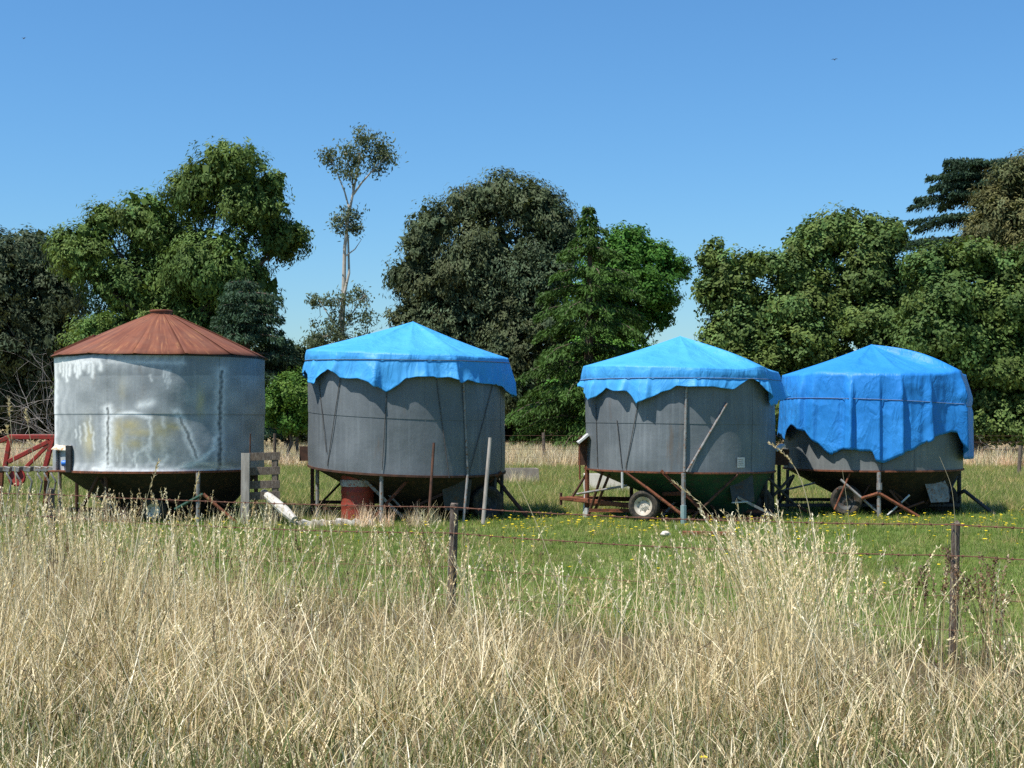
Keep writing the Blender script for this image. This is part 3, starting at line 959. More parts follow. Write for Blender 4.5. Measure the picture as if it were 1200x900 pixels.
    F2 = np.stack([np.arange(nT), (np.arange(nT) + 1) % nT, tip, tip], -1)
    root = empty('blue_tarp', (s.cx, s.Y, 0), label, 'tarp', 'blue tarps tied over the silos')
    me = bpy.data.meshes.new('tarp_sheet')
    me.from_pydata(V.tolist(), [], F.tolist() + [(int(a), int(b), int(c)) for a, b, c, _ in F2])
    me.polygons.foreach_set('use_smooth', [True] * len(me.polygons))
    me.update()
    o = link('tarp_sheet', me, mat, root)
    md = o.modifiers.new('thickness', 'SOLIDIFY'); md.thickness = 0.004; md.offset = 1
    if rope is not None:                          # cord that ties the skirt in
        pp = []
        zr_ = rope(th)
        for c in range(0, nT, 3):
            col = grid[nC - 1:, c]
            j = int(np.argmin(np.abs(col[:, 2] - zr_[c])))
            p = col[j]
            rad = math.hypot(p[0], p[1]) + .012
            pp.append((rad * math.sin(th[c]), -rad * math.cos(th[c]), zr_[c]))
        b = MB(); b.path(pp + [pp[0]], .006, 6); b.build('tie_cord', rope_mat or M_rope_pale, root, True)
    for (x0, y0, x1, y1) in ropes:
        p = [s.surf(x0 + (x1 - x0) * t, y0 + (y1 - y0) * t, .018) for t in np.linspace(0, 1, 9)]
        MB().path(p, .0075, 5).build('tie_rope', M_rope, root, True)
    return root


tarp('light blue tarp with scalloped hem nearest the rusty roofed silo', B, 484, 377, (2.955, 2.79, 2.81, 2.95, 2.88),
     [(362, 434), (376, 451), (383, 438), (390, 433), (397, 436), (402, 443), (414, 444), (425, 443.5), (437, 448), (446, 455), (454, 460), (460, 456), (466, 451), (475, 445), (487, 443), (502, 444), (512, 443), (521, 442), (530, 446), (537, 448.5), (552, 448), (570, 449.5), (584, 452), (592, 462), (597, 466)],
     [(100, 458), (130, 450), (180, 447), (-130, 450), (-100, 444)],
     [(31, .055, 9, .03), (-62, .03, 10, .0), (125, .05, 10, .02), (-140, .05, 10, .02), (88, .03, 12, .0)], M_tarp_a, .035, 11,
     rope=lambda th: 2.74 - .02 * np.sin(th) + .035 * -np.cos(th), rope_mat=M_rope,
     ropes=((404, 442, 389, 546), (455, 459, 450, 551), (509, 444, 523, 560), (573, 451, 545, 556), (379, 450, 388, 530)),
     pleats=((-12, .05, 7), (-38, .03, 5), (30, .06, 5), (14, .03, 4), (-56, .04, 5), (85, .05, 8)), bump_cone=((33, .05, 5), (-28, .03, 5), (5, .02, 4)))
tarp('light blue tarp with uneven hem over the silo with the green hopper', C, 797, 394, (2.66, 2.585, 2.55, 2.65, 2.61),
     [(683, 452), (691, 463), (698, 469.5), (706, 463), (715, 455), (723, 459), (738, 459), (745, 467), (751, 473), (758, 470), (765, 466), (779, 458), (793, 451.5), (807, 453.5), (834, 452.5), (841, 454.5), (855, 456.5), (866, 449), (875, 443), (884, 452), (891, 461), (898, 476), (906, 474), (910, 468)],
     [(100, 464), (130, 455), (180, 450), (-130, 452), (-100, 450)],
     [(45, .05, 9, .13), (-70, .03, 10, .0), (130, .05, 10, .05), (-140, .05, 10, .05), (88, .04, 12, .0)], M_tarp_a, .04, 12,
     rope=lambda th: 2.41 - .01 * np.sin(th), rope_mat=M_rope_pale,
     ropes=((751, 472, 737, 549), (727, 492, 733, 549), (702, 474, 704, 548)),
     pleats=((-24, .05, 6), (-62, .05, 6), (40, .05, 4), (50, .05, 5), (2, .035, 4), (85, .05, 8), (-38, .03, 4)), bump_cone=((-38, .03, 7), (2, .025, 5)))
tarp('deep blue tarp hanging lowest, draped nearly to the rim of its silo', D, 1021, 404, (2.55, 2.52, 2.55, 2.57, 2.55),
     [(912, 511), (920, 516), (923, 512), (928, 504), (935, 498), (942, 502), (949, 507), (963, 519), (974, 530.5), (977.5, 531.5), (979, 529), (1000, 527), (1023, 529), (1026, 540), (1035, 541.5), (1050, 535), (1067, 528), (1080, 519), (1093, 511), (1105, 508), (1113, 507.5), (1115, 520), (1120, 531), (1126, 538)],
     [(100, 536), (130, 520), (180, 515), (-130, 515), (-100, 508)],
     [(47, .07, 8, .13), (-48, .04, 9, .05), (130, .06, 10, .05), (-140, .05, 10, .05), (90, .06, 14, .0)], M_tarp_b, .02, 13,
     rope=lambda th: 2.06 - .075 * np.sin(th) - .03 * (1 - np.cos(th)), rope_mat=M_rope_pale,
     ropes=((1033, 541, 1032, 552),),
     pleats=((-26, .07, 4), (-31, -.03, 4), (3, .05, 4), (47, .06, 5), (-60, .06, 6), (22, .03, 4), (-10, .025, 3), (85, .06, 9)), pinch=.3, bump_cone=((46, .06, 5), (-30, .04, 5), (3, .03, 4)))


# ------------------------------------------------------------------ things around the silos
# red implement frame at far left
im = empty('farm_implement', W(30, 0, 24.6) * np.array([1, 1, 0]), 'red steel frame farm implement behind the tall stalks at far left', 'farm machine')
io = Vector(im.location)
def I(px, py, dy=0.0):
    return Vector(W(px, py, 24.6 + dy)) - io
for dy in (0.0, 1.1):
    for nm, p, q, w in (('top_beam', (12, 512), (70, 512), .085), ('side_beam', (-26, 527), (12, 512), .08), ('post', (12, 512), (5, 553), .075),
                        ('diagonal_brace', (10, 541), (58, 517), .075), ('post', (62, 514), (53, 548), .08), ('diagonal_brace', (30, 548), (59, 519), .06)):
        MB().beam(I(*p, dy), I(*q, dy), w, w).build(nm, M_red, im)
    MB().beam(I(-20, 550, dy), I(68, 549, dy), .09, .09).build('toolbar', M_dark_steel, im)
    for px in (2, 55):
        a = I(px, 552, dy)
        MB().beam(a, Vector((a.x - .04, a.y, 0)), .07, .07).build('stand_leg', M_rust, im)
for px in (12, 62, 5):
    MB().beam(I(px, 512 if px != 5 else 551, 0.02), I(px, 512 if px != 5 else 551, 1.08), .07, .07).build('cross_beam', M_red, im)
for px in (8, 19, 32, 44, 52, 60):
    a = I(px, 549, -.12)
    MB().path([a, a + Vector((.02, -.05, -.10)), a + Vector((.10, -.06, -.22)), a + Vector((.06, -.04, -.40)), Vector((a.x - .02, a.y, .12))], [.018, .018, .018, .016, .01], 6).build('tine', M_grey_steel, im, True)
    MB().beam(a + Vector((-.05, -.02, .0)), a + Vector((.06, -.02, -.02)), .07, .09).build('tine_clamp', M_grey_steel, im)
a = I(20, 560, -.1)
MB().lathe([(.001, -.03), (.14, -.03), (.15, -.02), (.15, .02), (.14, .03), (.001, .03)], Matrix.Translation(a) @ Matrix.Rotation(R_(80), 4, 'X'), 20).build('disc', M_red, im, True)

# pallet leaning upright against the first silo
pl = empty('pallet', W(305, 0, 23.2) * np.array([1, 1, 0]), 'weathered wooden pallet standing on edge between two silos', 'pallet')
po = Vector(pl.location)
def Pp(px, py, dy=0.0):
    return Vector(W(px, py, 23.2 + dy)) - po
b0 = Pp(288, 0); 
MB().beam(Vector((b0.x, -.06, 0)), Pp(288, 531, -.06), .05, .14).build('bearer', M_wood, pl)
b0 = Pp(322, 0)
MB().beam(Vector((b0.x, .10, 0)), Pp(322, 531, .10), .10, .10).build('bearer', M_wood_dark, pl)
for py in (535, 552, 568, 581):
    MB().beam(Pp(283, py + .8, .02), Pp(328, py - .8, .06), .024, .13).build('slat', M_wood_dark, pl)
    MB().beam(Pp(285, py + .8, .16), Pp(327, py - .8, .2), .024, .13).build('slat', M_wood_dark, pl)

def stake(name, label, cat, p0, p1, Y0, Y1, r, mat, r1=None):
    a, b = W(p0[0], p0[1], Y0), W(p1[0], p1[1], Y1)
    a[2] = 0
    o = MB().tube((0, 0, 0), Vector(b) - Vector(a), r, r1, 10).build(name, mat, None, True)
    o.location = a
    return tag(o, label, cat)
stake('steel_rod', 'thin rusty rod standing up beside the pallet', 'rod', (291, 600), (293.5, 508), 23.6, 23.6, .012, M_rust_dark)
stake('fence_stake', 'dark stake standing behind the pallet by the silo', 'stake', (322, 590), (322, 508), 27.5, 27.5, .03, M_wood_dark)
stake('timber_pole', 'pale round pole leaning on the grey silo by its dark wheel', 'pole', (566, 605), (574.5, 513), 23.0, 23.2, .036, M_wood, .03)
stake('dark_stake', 'slim dark picket leaning on the grey silo beside the drum', 'stake', (502, 605), (508.5, 519), 22.9, 23.2, .026, M_rust_dark, .022)

# red drum under silo B
dr = empty('steel_drum', (W(419, 0, 24.0)[0], 24.0, 0), 'red steel drum with a white band under the dark grey silo', 'drum')
pr = [(.001, .02), (.27, .02), (.285, .0), (.285, .03)]
for k in range(1, 24):
    z = .03 + k * .03
    pr.append((.275 + (.010 if k in (7, 8, 15, 16) else .003 * (k % 2)), z))
pr += [(.285, .74), (.285, .77), (.265, .77), (.26, .755), (.001, .755)]
MB().lathe(pr, Matrix.Identity(4), 36).build('drum_shell', M_red_drum, dr, True)
MB().lathe([(.2865, .585), (.290, .60), (.290, .685), (.2865, .70)], Matrix.Identity(4), 36).build('white_band', M_concrete_pale, dr, True)
MB().lathe([(.001, 0), (.03, 0), (.03, .02), (.001, .02)], Matrix.Translation((.12, -.1, .756)), 12).build('bung', M_dark_steel, dr)

# white log, bleached planks
p = [W(x, y, Y) for x, y, Y in ((309, 577, 23.4), (322, 588, 23.0), (334, 599, 22.7), (345, 609, 22.5))]
o = MB().path([Vector(q_) - Vector((p[3][0], p[3][1], 0)) for q_ in p], [.06, .075, .085, .06], 9).build('white_log', M_pale_wood, None, True)
o.location = (p[3][0], p[3][1], 0)
tag(o, 'white bleached log slanting down from the pallet to the ground', 'log')
for i_, (x0, x1, Y0, Y1, lab) in enumerate(((345, 400, 22.75, 22.9, 'bleached grey plank on the ground touching the white log'), (394, 437, 23.0, 22.85, 'bleached plank on the ground in front of the red drum'))):
    a, b = W(x0, 0, Y0), W(x1, 0, Y1)
    rg = random.Random(i_ + 4)
    mb = MB()
    n = 12
    V, F = [], []
    for k in range(n + 1):
        t = k / n
        x, y = a[0] + (b[0] - a[0]) * t, a[1] + (b[1] - a[1]) * t
        w_, h_ = .10 + rg.uniform(-.015, .02), .085 + rg.uniform(-.02, .02)
        V += [(x, y - w_, 0), (x, y - w_ * .9, h_), (x, y + w_ * .9, h_ + rg.uniform(-.01, .01)), (x, y + w_, 0)]
    for k in range(n):
        for j in range(4):
            F.append((k * 4 + j, k * 4 + (j + 1) % 4, k * 4 + 4 + (j + 1) % 4, k * 4 + 4 + j))
    F += [(3, 2, 1, 0), tuple(n * 4 + j for j in range(4))]
    V = [(x - a[0], y - a[1], z) for x, y, z in V]
    o = mb.add(V, F).build('timber_plank', M_pale_wood, None)
    o.location = (a[0], a[1], 0)
    tag(o, lab, 'plank')

# troughs behind
def trough(label, px0, px1, Y, h, d, mat, turn=0):
    x0, x1 = W(px0, 0, Y)[0], W(px1, 0, Y)[0]
    L = x1 - x0
    w = .05
    o = empty('water_trough', ((x0 + x1) / 2, Y + d / 2, 0), label, 'trough')
    V, F = [], []
    prof = [(0.0, 0), (0.02, h), (0.07, h), (0.10, .12)]
    for ins, z in prof:
        V += [(-L / 2 + ins, -d / 2 + ins, z), (L / 2 - ins, -d / 2 + ins, z), (L / 2 - ins, d / 2 - ins, z), (-L / 2 + ins, d / 2 - ins, z)]
    for j in range(3):
        for k in range(4):
            F.append((j * 4 + k, j * 4 + (k + 1) % 4, j * 4 + 4 + (k + 1) % 4, j * 4 + 4 + k))
    F += [(3, 2, 1, 0), (12, 13, 14, 15)]
    MB().add(V, F).build('basin', mat, o)
    V = [(-L / 2 + .09, -d / 2 + .09, h - .08), (L / 2 - .09, -d / 2 + .09, h - .08), (L / 2 - .09, d / 2 - .09, h - .08), (-L / 2 + .09, d / 2 - .09, h - .08)]
    MB().add(V, [(0, 1, 2, 3)]).build('water', simple('still_water', (.02, .03, .03), (.03, .04, .035), 2, .06, spec=.5, bump=0), o)
    o.rotation_euler.z = turn
trough('low brown concrete trough in the paddock between two silos', 560, 631, 38.0, .40, .9, M_concrete, R_(4))
trough('cream concrete trough seen behind the silo with the green hopper', 684, 741, 33.5, .42, .8, M_cream, R_(-3))

# stone and rusty bar lying in the short grass
rg = random.Random(2)
V, F = [], []
bmv = [(math.sin(p_) * math.cos(t_), math.sin(p_) * math.sin(t_), math.cos(p_)) for p_ in [k * math.pi / 6 for k in range(1, 6)] for t_ in [j * math.pi / 5 for j in range(10)]]
V = [(.08 * x * rg.uniform(.8, 1.15), .07 * y * rg.uniform(.8, 1.15), .04 + .05 * z * rg.uniform(.8, 1.1)) for x, y, z in bmv] + [(0, 0, .09), (0, 0, -.01)]
F = [(i * 10 + k, i * 10 + (k + 1) % 10, i * 10 + 10 + (k + 1) % 10, i * 10 + 10 + k) for i in range(4) for k in range(10)]
F += [(k, (k + 1) % 10, 50) for k in range(10)] + [(40 + (k + 1) % 10, 40 + k, 51) for k in range(10)]
o = MB().add(V, F).build('field_stone', M_stone, None, True)
o.location = (W(780, 0, 20.6)[0], 20.6, .0)
tag(o, 'small pale stone alone in the short grass', 'stone')
a, b = W(800, 0, 20.9), W(862, 0, 20.7)
o = MB().beam((0, 0, .035), (b[0] - a[0], b[1] - a[1], .035), .09, .06).build('rusty_bar', M_rust, None)
o.location = (a[0], a[1], 0.0)
tag(o, 'flat rusty bar lying in the grass in front of the silos', 'bar')

# ------------------------------------------------------------------ near fence
fp = [(6.95, 7.9), (3.13, 10.0), (-0.52, 12.0), (-4.6, 14.1), (-8.7, 16.2)]
fence = empty('wire_fence', (3.13, 10.0, 0), 'rusty barbed wire fence on rough timber posts in the tall dry grass', 'fence')
fo = Vector((3.13, 10.0, 0))
def rough_post(h, w, seed):
    rg = random.Random(seed)
    V, F = [], []
    n, m = 10, 9
    base = [1 + rg.uniform(-.16, .16) for _ in range(n)]
    for j in range(m):
        z = h * j / (m - 1)
        for k in range(n):
            t = 2 * math.pi * k / n
            sq = 1 / max(abs(math.cos(t)), abs(math.sin(t))) ** .75
            r = w / 2 * sq * base[k] * (1 + rg.uniform(-.05, .05)) * (1 - .06 * j / m)
            zz = z + (rg.uniform(-.02, .012) if j == m - 1 else 0)
            V.append((r * math.cos(t) * 1.0, r * math.sin(t) * .8, zz))
    for j in range(m - 1):
        for k in range(n):
            F.append((j * n + k, j * n + (k + 1) % n, (j + 1) * n + (k + 1) % n, (j + 1) * n + k))
    F.append(tuple(range((m - 1) * n, m * n)))
    return MB().add(V, F)
tops = [.98, .985, .99, 1.02, 1.0]
for i, (x, y) in enumerate(fp):
    o = rough_post(tops[i], .066, i + 3).build('post', M_wood_dark, fence)
    o.location = Vector((x, y, 0)) - fo
    o.rotation_euler = (R_((i * 37 % 5) - 2), R_((i * 23 % 4) - 1.5), R_(20 * i))
rg = random.Random(9)
for h, barbed in ((.965, True), (.745, True), (.46, False), (.22, False)):
    b = MB()
    for (x0, y0), (x1, y1) in zip(fp[:-1], fp[1:]):
        n = 24
        pts = []
        sag = rg.uniform(.015, .04)
        for k in range(n + 1):
            t = k / n
            pts.append((x0 + (x1 - x0) * t - fo.x, y0 + (y1 - y0) * t - .045 - fo.y, h - sag * 4 * t * (1 - t) + rg.uniform(-.003, .003)))
        b.path(pts, .0042 if barbed else .0026, 5)
        if barbed:
            L = math.hypot(x1 - x0, y1 - y0)
            m = int(L / .11)
            for k in range(m):
                t = (k + .5) / m
                p0 = Vector((x0 + (x1 - x0) * t - fo.x, y0 + (y1 - y0) * t - .045 - fo.y, h - sag * 4 * t * (1 - t)))
                for _ in range(2):
                    d = Vector((rg.uniform(-1, 1), rg.uniform(-1, 1), rg.uniform(-1, 1))).normalized() * .018
                    b.tube(p0 - d, p0 + d, .0028, .001, 4)
                b.tube(p0 - Vector((.008, -.004, 0)), p0 + Vector((.008, -.004, 0)), .008, n=5)
    b.build('barbed_wire' if barbed else 'plain_wire', M_rust_wire, fence)

# far fence along the trees
ff = empty('wire_fence', (0, 50, 0), 'thin dark post and wire fence across the far paddock before the trees', 'fence')
yf = lambda x: 52 - .05 * x
post0 = None
for k in range(-5, 6):
    x = k * 4.6 + 1.2
    if post0 is None:
        post0 = rough_post(1.25, .11, 40).build('post', M_wood_dark, ff); o = post0
    else:
        o = post0.copy(); COL.objects.link(o); o.parent = ff
    o.location = (x, yf(x) - 50, 0)
    o.rotation_euler = (0, R_((k * 29) % 5 - 2), k)
for h in (.35, .65, .92, 1.15):
    MB().tube((-25, yf(-25) - 50 - .08, h), (25, yf(25) - 50 - .08, h), .006, n=5).build('wire', M_rust_dark, ff)
stake('fence_stake', 'short dark post standing alone in the grass at far right', 'stake', (1194, 556), (1196, 522), 44.0, 44.0, .06, M_wood_dark)

# ------------------------------------------------------------------ trees
def rand_dirs(rng, n):
    d = rng.normal(size=(n, 3))
    return d / np.linalg.norm(d, axis=1, keepdims=True)


def leaves(rng, P, L, Wd, axis, col, jitter=.25, nrm=None):
    """one diamond leaf per point: P centres, axis preferred direction, nrm preferred facing"""
    n = len(P)
    a = axis + rng.normal(size=(n, 3)) * jitter
    if nrm is not None:
        a = a - nrm * (a * nrm).sum(1, keepdims=True)
    a /= np.linalg.norm(a, axis=1, keepdims=True) + 1e-9
    b = np.cross(a, rand_dirs(rng, n) if nrm is None else nrm)
    b /= np.linalg.norm(b, axis=1, keepdims=True) + 1e-9
    l = (L * rng.uniform(.65, 1.3, n))[:, None] * .5
    w = (Wd * rng.uniform(.7, 1.3, n))[:, None] * .5
    V = np.stack([P - a * l, P + b * w - a * l * .1, P + a * l, P - b * w - a * l * .1], 1).reshape(-1, 3)
    F = np.arange(n * 4).reshape(n, 4)
    C = np.repeat(col, 4, axis=0)
    return V, F, C


def crown_points(rng, blobs, n_leaf, sub=6, twig=.16, per=14, base=(.06, .09, .03), var=.22, rag=.12, fill=.06, face=.45, srad=.5, core=.86):
    """leaf positions: each bough breaks up into smaller leafy heads, each head into twigs of leaves"""
    heads = []
    for c, Rd in blobs:
        m = max(3, int(round(sub * rng.uniform(.8, 1.2))))
        d = rand_dirs(rng, m * 2)
        d = d[np.argsort(-(d[:, 2] * .5 - d[:, 1] * .5 + rng.normal(size=m * 2) * .8))][:m]
        for k in range(m):
            sr = srad * rng.uniform(.65, 1.2)
            heads.append((c + d[k] * Rd * (1 - sr * .82), Rd * sr * np.array([1, 1, .85]), d[k]))
        if core:
            heads.append((c, Rd * core, np.array([0, 0, 1.0])))
    area = np.array([h[1].prod() ** (2 / 3) for h in heads]); area /= area.sum()
    nt = n_leaf // per
    hi = rng.choice(len(heads), nt, p=area)
    C = np.array([h[0] for h in heads])[hi]; Rd = np.array([h[1] for h in heads])[hi]; O = np.array([h[2] for h in heads])[hi]
    d = rand_dirs(rng, nt)
    rad = 1 - .26 * rng.random(nt) ** 1.6
    rad += rag * (np.sin(d[:, 0] * 7 + hi * 1.7) * np.sin(d[:, 2] * 6 + hi * 2.3) + .7 * np.sin(d[:, 1] * 13 + hi) * np.sin(d[:, 2] * 11))
    inner = rng.random(nt) < fill
    rad = np.where(inner, rng.uniform(.1, .6, nt), rad)
    T = C + d * Rd * rad[:, None]
    nr = d * .9 + O * .35 + np.array([0, 0, .25])
    P = np.repeat(T, per, 0)
    g = rng.normal(size=P.shape)
    g *= np.minimum(1, 1.6 / (np.linalg.norm(g, axis=1, keepdims=True) + 1e-9))
    P = P + g * twig * np.repeat(rng.uniform(.6, 1.4, nt), per)[:, None]
    N = np.repeat(nr, per, 0) + rng.normal(size=P.shape) * face
    N /= np.linalg.norm(N, axis=1, keepdims=True) + 1e-9
    hv = rng.uniform(1 - var, 1 + var, len(heads))[hi] * rng.uniform(.85, 1.15, nt)
    warm = rng.uniform(-.12, .12, len(heads))[hi] + rng.uniform(-.06, .06, nt)
    col = np.array(base)[None, :] * hv[:, None] * np.stack([1 + warm, np.ones(nt), 1 - warm * .6], -1)
    col = np.repeat(col, per, 0) * rng.uniform(.88, 1.12, (len(P), 1))
    ok = P[:, 2] > .12
    return P[ok], col[ok], N[ok]


def limbs(mb, base, r0, targets, rng, fork=.35, n=7):
    """trunk from base with limbs curving out to each target"""
    base = np.array(base)
    tg = np.array(targets)
    top = tg.mean(0); top[2] = tg[:, 2].max() - .28 * (tg[:, 2].max() - base[2])
    H = top - base
    K = 9
    wob = rng.normal(size=(K, 3)) * .02 * np.linalg.norm(H); wob[0] = 0; wob[:, 2] = 0
    tp = [base + H * (k / (K - 1)) + wob[k] for k in range(K)]
    tr = [r0 * (1.25 if k == 0 else 1) * (1 - .86 * k / (K - 1)) for k in range(K)]
    mb.path(tp, tr, 10)
    for t in tg:
        f = np.clip((t[2] - base[2]) / H[2] * .62 + rng.uniform(-.08, .08), fork * .5, .86)
        i = f * (K - 1); i0 = int(i); s_ = np.array(tp[i0]) + (np.array(tp[min(i0 + 1, K - 1)]) - np.array(tp[i0])) * (i - i0)
        rs = r0 * (1 - .86 * f) * .62
        m1 = s_ + (t - s_) * .4 + np.array([0, 0, -.06 * np.linalg.norm(t - s_)]) + rng.normal(size=3) * .15
        m2 = s_ + (t - s_) * .75 + rng.normal(size=3) * .2
        mb.path([s_, m1, m2, t], [rs, rs * .75, rs * .5, rs * .15], n)
        for _ in range(2):
            e = m2 + rng.normal(size=3) * .4 + np.array([0, 0, .2])
            mb.path([m2, (m2 + e) / 2 + rng.normal(size=3) * .1, e], [rs * .38, rs * .26, rs * .08], 5)


def px_blobs(lst, Y, rng, depth=1.0, dz=.5):
    out = []
    for x, y, rx, ry in lst:
        c = W(x, y, Y)
        rX, rZ = rx * Y / S, ry * Y / S
        rY = (rX + rZ) / 2 * depth
        c[1] += rng.uniform(-dz, dz) * rY
        out.append((c, np.array([rX, rY, rZ])))
    return out


def broad_tree(name, label, bx, Y, blobs_px, n_leaf, L, Wd, base, seed, r0, bark, hang=0.0, sub=6, twig=.16, rag=.12, cat='tree', group=None, var=.24, nl=9, srad=.5, face=.34, fill=.12, scale=1.42):
    rng = np.random.default_rng(seed)
    bl = px_blobs(blobs_px, Y, rng)
    root_p = np.array([(bx - 600) * Y / S, Y, 0.0])
    root = empty(name, root_p, label, cat, group)
    bl = [(c_, r_ * 1.07) for c_, r_ in bl]
    P, col, N = crown_points(rng, bl, n_leaf, sub, twig, 14, np.array(base) * scale, var, rag, fill, face, srad)
    axis = rand_dirs(rng, len(P)) * (1 - hang) + np.array([0, 0, -hang])
    V, F, C = leaves(rng, P, L, Wd, axis, col, .3, N)
    ni = n_leaf // 16                             # inner foliage that closes the crown
    wv = np.array([b_[1].prod() ** (2 / 3) for b_ in bl]); wv /= wv.sum()
    bi = rng.choice(len(bl), ni, p=wv)
    Pi = np.array([b_[0] for b_ in bl])[bi] + rand_dirs(rng, ni) * np.array([b_[1] for b_ in bl])[bi] * rng.uniform(.15, .72, (ni, 1))
    Pi = Pi[Pi[:, 2] > .4]
    Vi, Fi, Ci = leaves(rng, Pi, L * 2.6, L * 1.9, rand_dirs(rng, len(Pi)), np.array(base)[None] * scale * rng.uniform(.8, 1.1, (len(Pi), 1)), .3)
    V, F, C = np.concatenate([V, Vi]), np.concatenate([F, Fi + len(V)]), np.concatenate([C, Ci])
    link('crown', np_mesh('crown', V - root_p, F, C), M_leaf, root)
    mb = MB()
    tg = [b[0] - root_p for b in bl]
    if len(tg) > nl: tg = [tg[i] for i in np.linspace(0, len(tg) - 1, nl).astype(int)]
    limbs(mb, (0, 0, 0), r0, tg, rng)
    mb.build('trunk', bark, root, True)
    return root


broad_tree('gum_tree', 'grey green gum tree at the far left edge', 20, 78, [(30, 298, 46, 40), (-8, 330, 60, 60), (62, 340, 42, 50), (20, 395, 75, 60), (-40, 380, 60, 70), (70, 420, 50, 50), (20, 460, 85, 45)],
           62000, .27, .09, (.046, .064, .034), 101, .45, M_bark, .6, 8, .22)
broad_tree('gum_tree', 'big spreading green gum tree rising behind the rusty roofed silo', 215, 70,
           [(272, 203, 54, 38), (232, 226, 45, 38), (318, 215, 18, 18), (300, 245, 48, 42), (328, 282, 32, 30), (345, 275, 18, 16), (165, 255, 40, 38), (120, 262, 24, 30), (188, 290, 55, 45), (100, 300, 42, 42),
            (75, 290, 18, 24), (255, 310, 62, 55), (150, 335, 55, 50), (292, 345, 42, 55), (245, 375, 60, 45), (190, 390, 60, 50), (120, 400, 60, 50), (240, 440, 90, 50), (140, 460, 80, 45), (205, 340, 42, 42)],
           110000, .24, .085, (.068, .108, .026), 102, .55, M_bark, .65, 6, .18, var=.28, nl=14)
# tall thin gum
def skinny():
    Y = 60.0
    rng = np.random.default_rng(7)
    rp = np.array([(400 - 600) * Y / S, Y, 0.0])
    root = empty('gum_tree', rp, 'tall skinny gum tree with bare pale trunk and small tuft on top', 'tree')
    bl = px_blobs([(416, 172, 26, 17), (398, 184, 19, 10), (438, 188, 18, 10), (428, 160, 18, 10), (455, 183, 9, 10), (383, 182, 9, 9), (414, 200, 18, 6), (448, 170, 8, 7), (405, 252, 15, 12), (396, 262, 9, 8), (416, 264, 7, 7), (400, 352, 24, 8), (376, 351, 13, 5), (425, 343, 11, 9), (390, 385, 26, 14), (412, 392, 26, 14), (375, 395, 22, 14), (430, 372, 9, 6), (400, 372, 16, 8)], Y, rng)
    tips = []
    for c, Rd in bl:
        m = max(6, int(24 * (Rd[0] * Rd[2]) ** .8))
        d = rand_dirs(rng, m) * rng.random((m, 1)) ** .45
        tips.append(c + d * Rd * 1.12)
    tips = np.concatenate(tips)
    per = 52
    P = np.repeat(tips, per, 0)
    g = rng.normal(size=P.shape) * np.array([.20, .20, .16])
    P = P + g * np.repeat(rng.uniform(.5, 1.4, len(tips)), per)[:, None]
    P[:, 2] -= np.abs(rng.normal(size=len(P))) * .10
    N = rand_dirs(rng, len(P)) + np.array([-.3, -.4, .5]); N /= np.linalg.norm(N, axis=1, keepdims=True)
    col = np.array((.100, .130, .068))[None] * np.repeat(rng.uniform(.7, 1.3, len(tips)), per)[:, None] * rng.uniform(.75, 1.25, (len(P), 1))
    axis = rand_dirs(rng, len(P)) * .45 + np.array([0, 0, -.55])
    V, F, C = leaves(rng, P, .18, .062, axis, col, .4, N)
    link('crown', np_mesh('crown', V - rp, F, C), M_leaf, root)
    mb = MB()
    ends = [W(*e) for e in ((455, 182, Y), (388, 188, Y), (404, 180, Y), (422, 180, Y), (424, 165, Y), (404, 255, Y), (428, 346, Y), (374, 352, Y), (400, 352, Y), (401, 390, Y), (412, 205, Y), (436, 198, Y))]
    for t_ in tips[::2]:
        e = min(ends, key=lambda q: np.linalg.norm(q - t_))
        md_ = (e + t_) / 2 + rng.normal(size=3) * .08 + np.array([0, 0, -.06])
        mb.path([e - rp, md_ - rp, t_ - rp], [.018, .012, .005], 4)
    def path(pts, rs):
        mb.path([W(x, y, Y + dy) - rp for x, y, dy in pts], rs, 8)
    w0 = W(400, 560, Y); w0[2] = 0
    pts = [(399, 0, 0), (400, 440, 0), (401, 390, 0), (403, 330, .1), (404, 290, 0), (408, 255, 0), (414, 225, 0), (419, 200, 0), (422, 180, 0)]
    P3 = [w0 - rp] + [W(x, y, Y + d) - rp for x, y, d in pts[1:]]
    mb.path(P3, [.16, .13, .105, .09, .075, .06, .05, .04, .018], 10)
    path([(402, 350, 0), (409, 320, .1), (408, 280, .3), (404, 255, .3)], [.07, .055, .04, .02])
    path([(414, 228, 0), (424, 214, -.2), (440, 196, -.3), (455, 182, -.3)], [.05, .04, .028, .012])
    path([(410, 248, 0), (404, 225, .2), (396, 205, .3), (388, 188, .3)], [.045, .035, .025, .012])
    path([(414, 225, 0), (412, 200, .3), (404, 180, .4)], [.045, .03, .012])
    path([(405, 300, 0), (416, 292, .1), (424, 280, .1)], [.035, .022, .008])
    path([(401, 385, 0), (412, 368, .2), (428, 346, .3)], [.045, .03, .012])
    path([(401, 392, 0), (388, 374, .2), (374, 352, .3)], [.045, .03, .012])
    path([(401, 395, 0), (398, 372, -.3), (400, 352, -.5)], [.04, .03, .012])
    mb.build('trunk', M_bark_pale, root, True)
skinny()
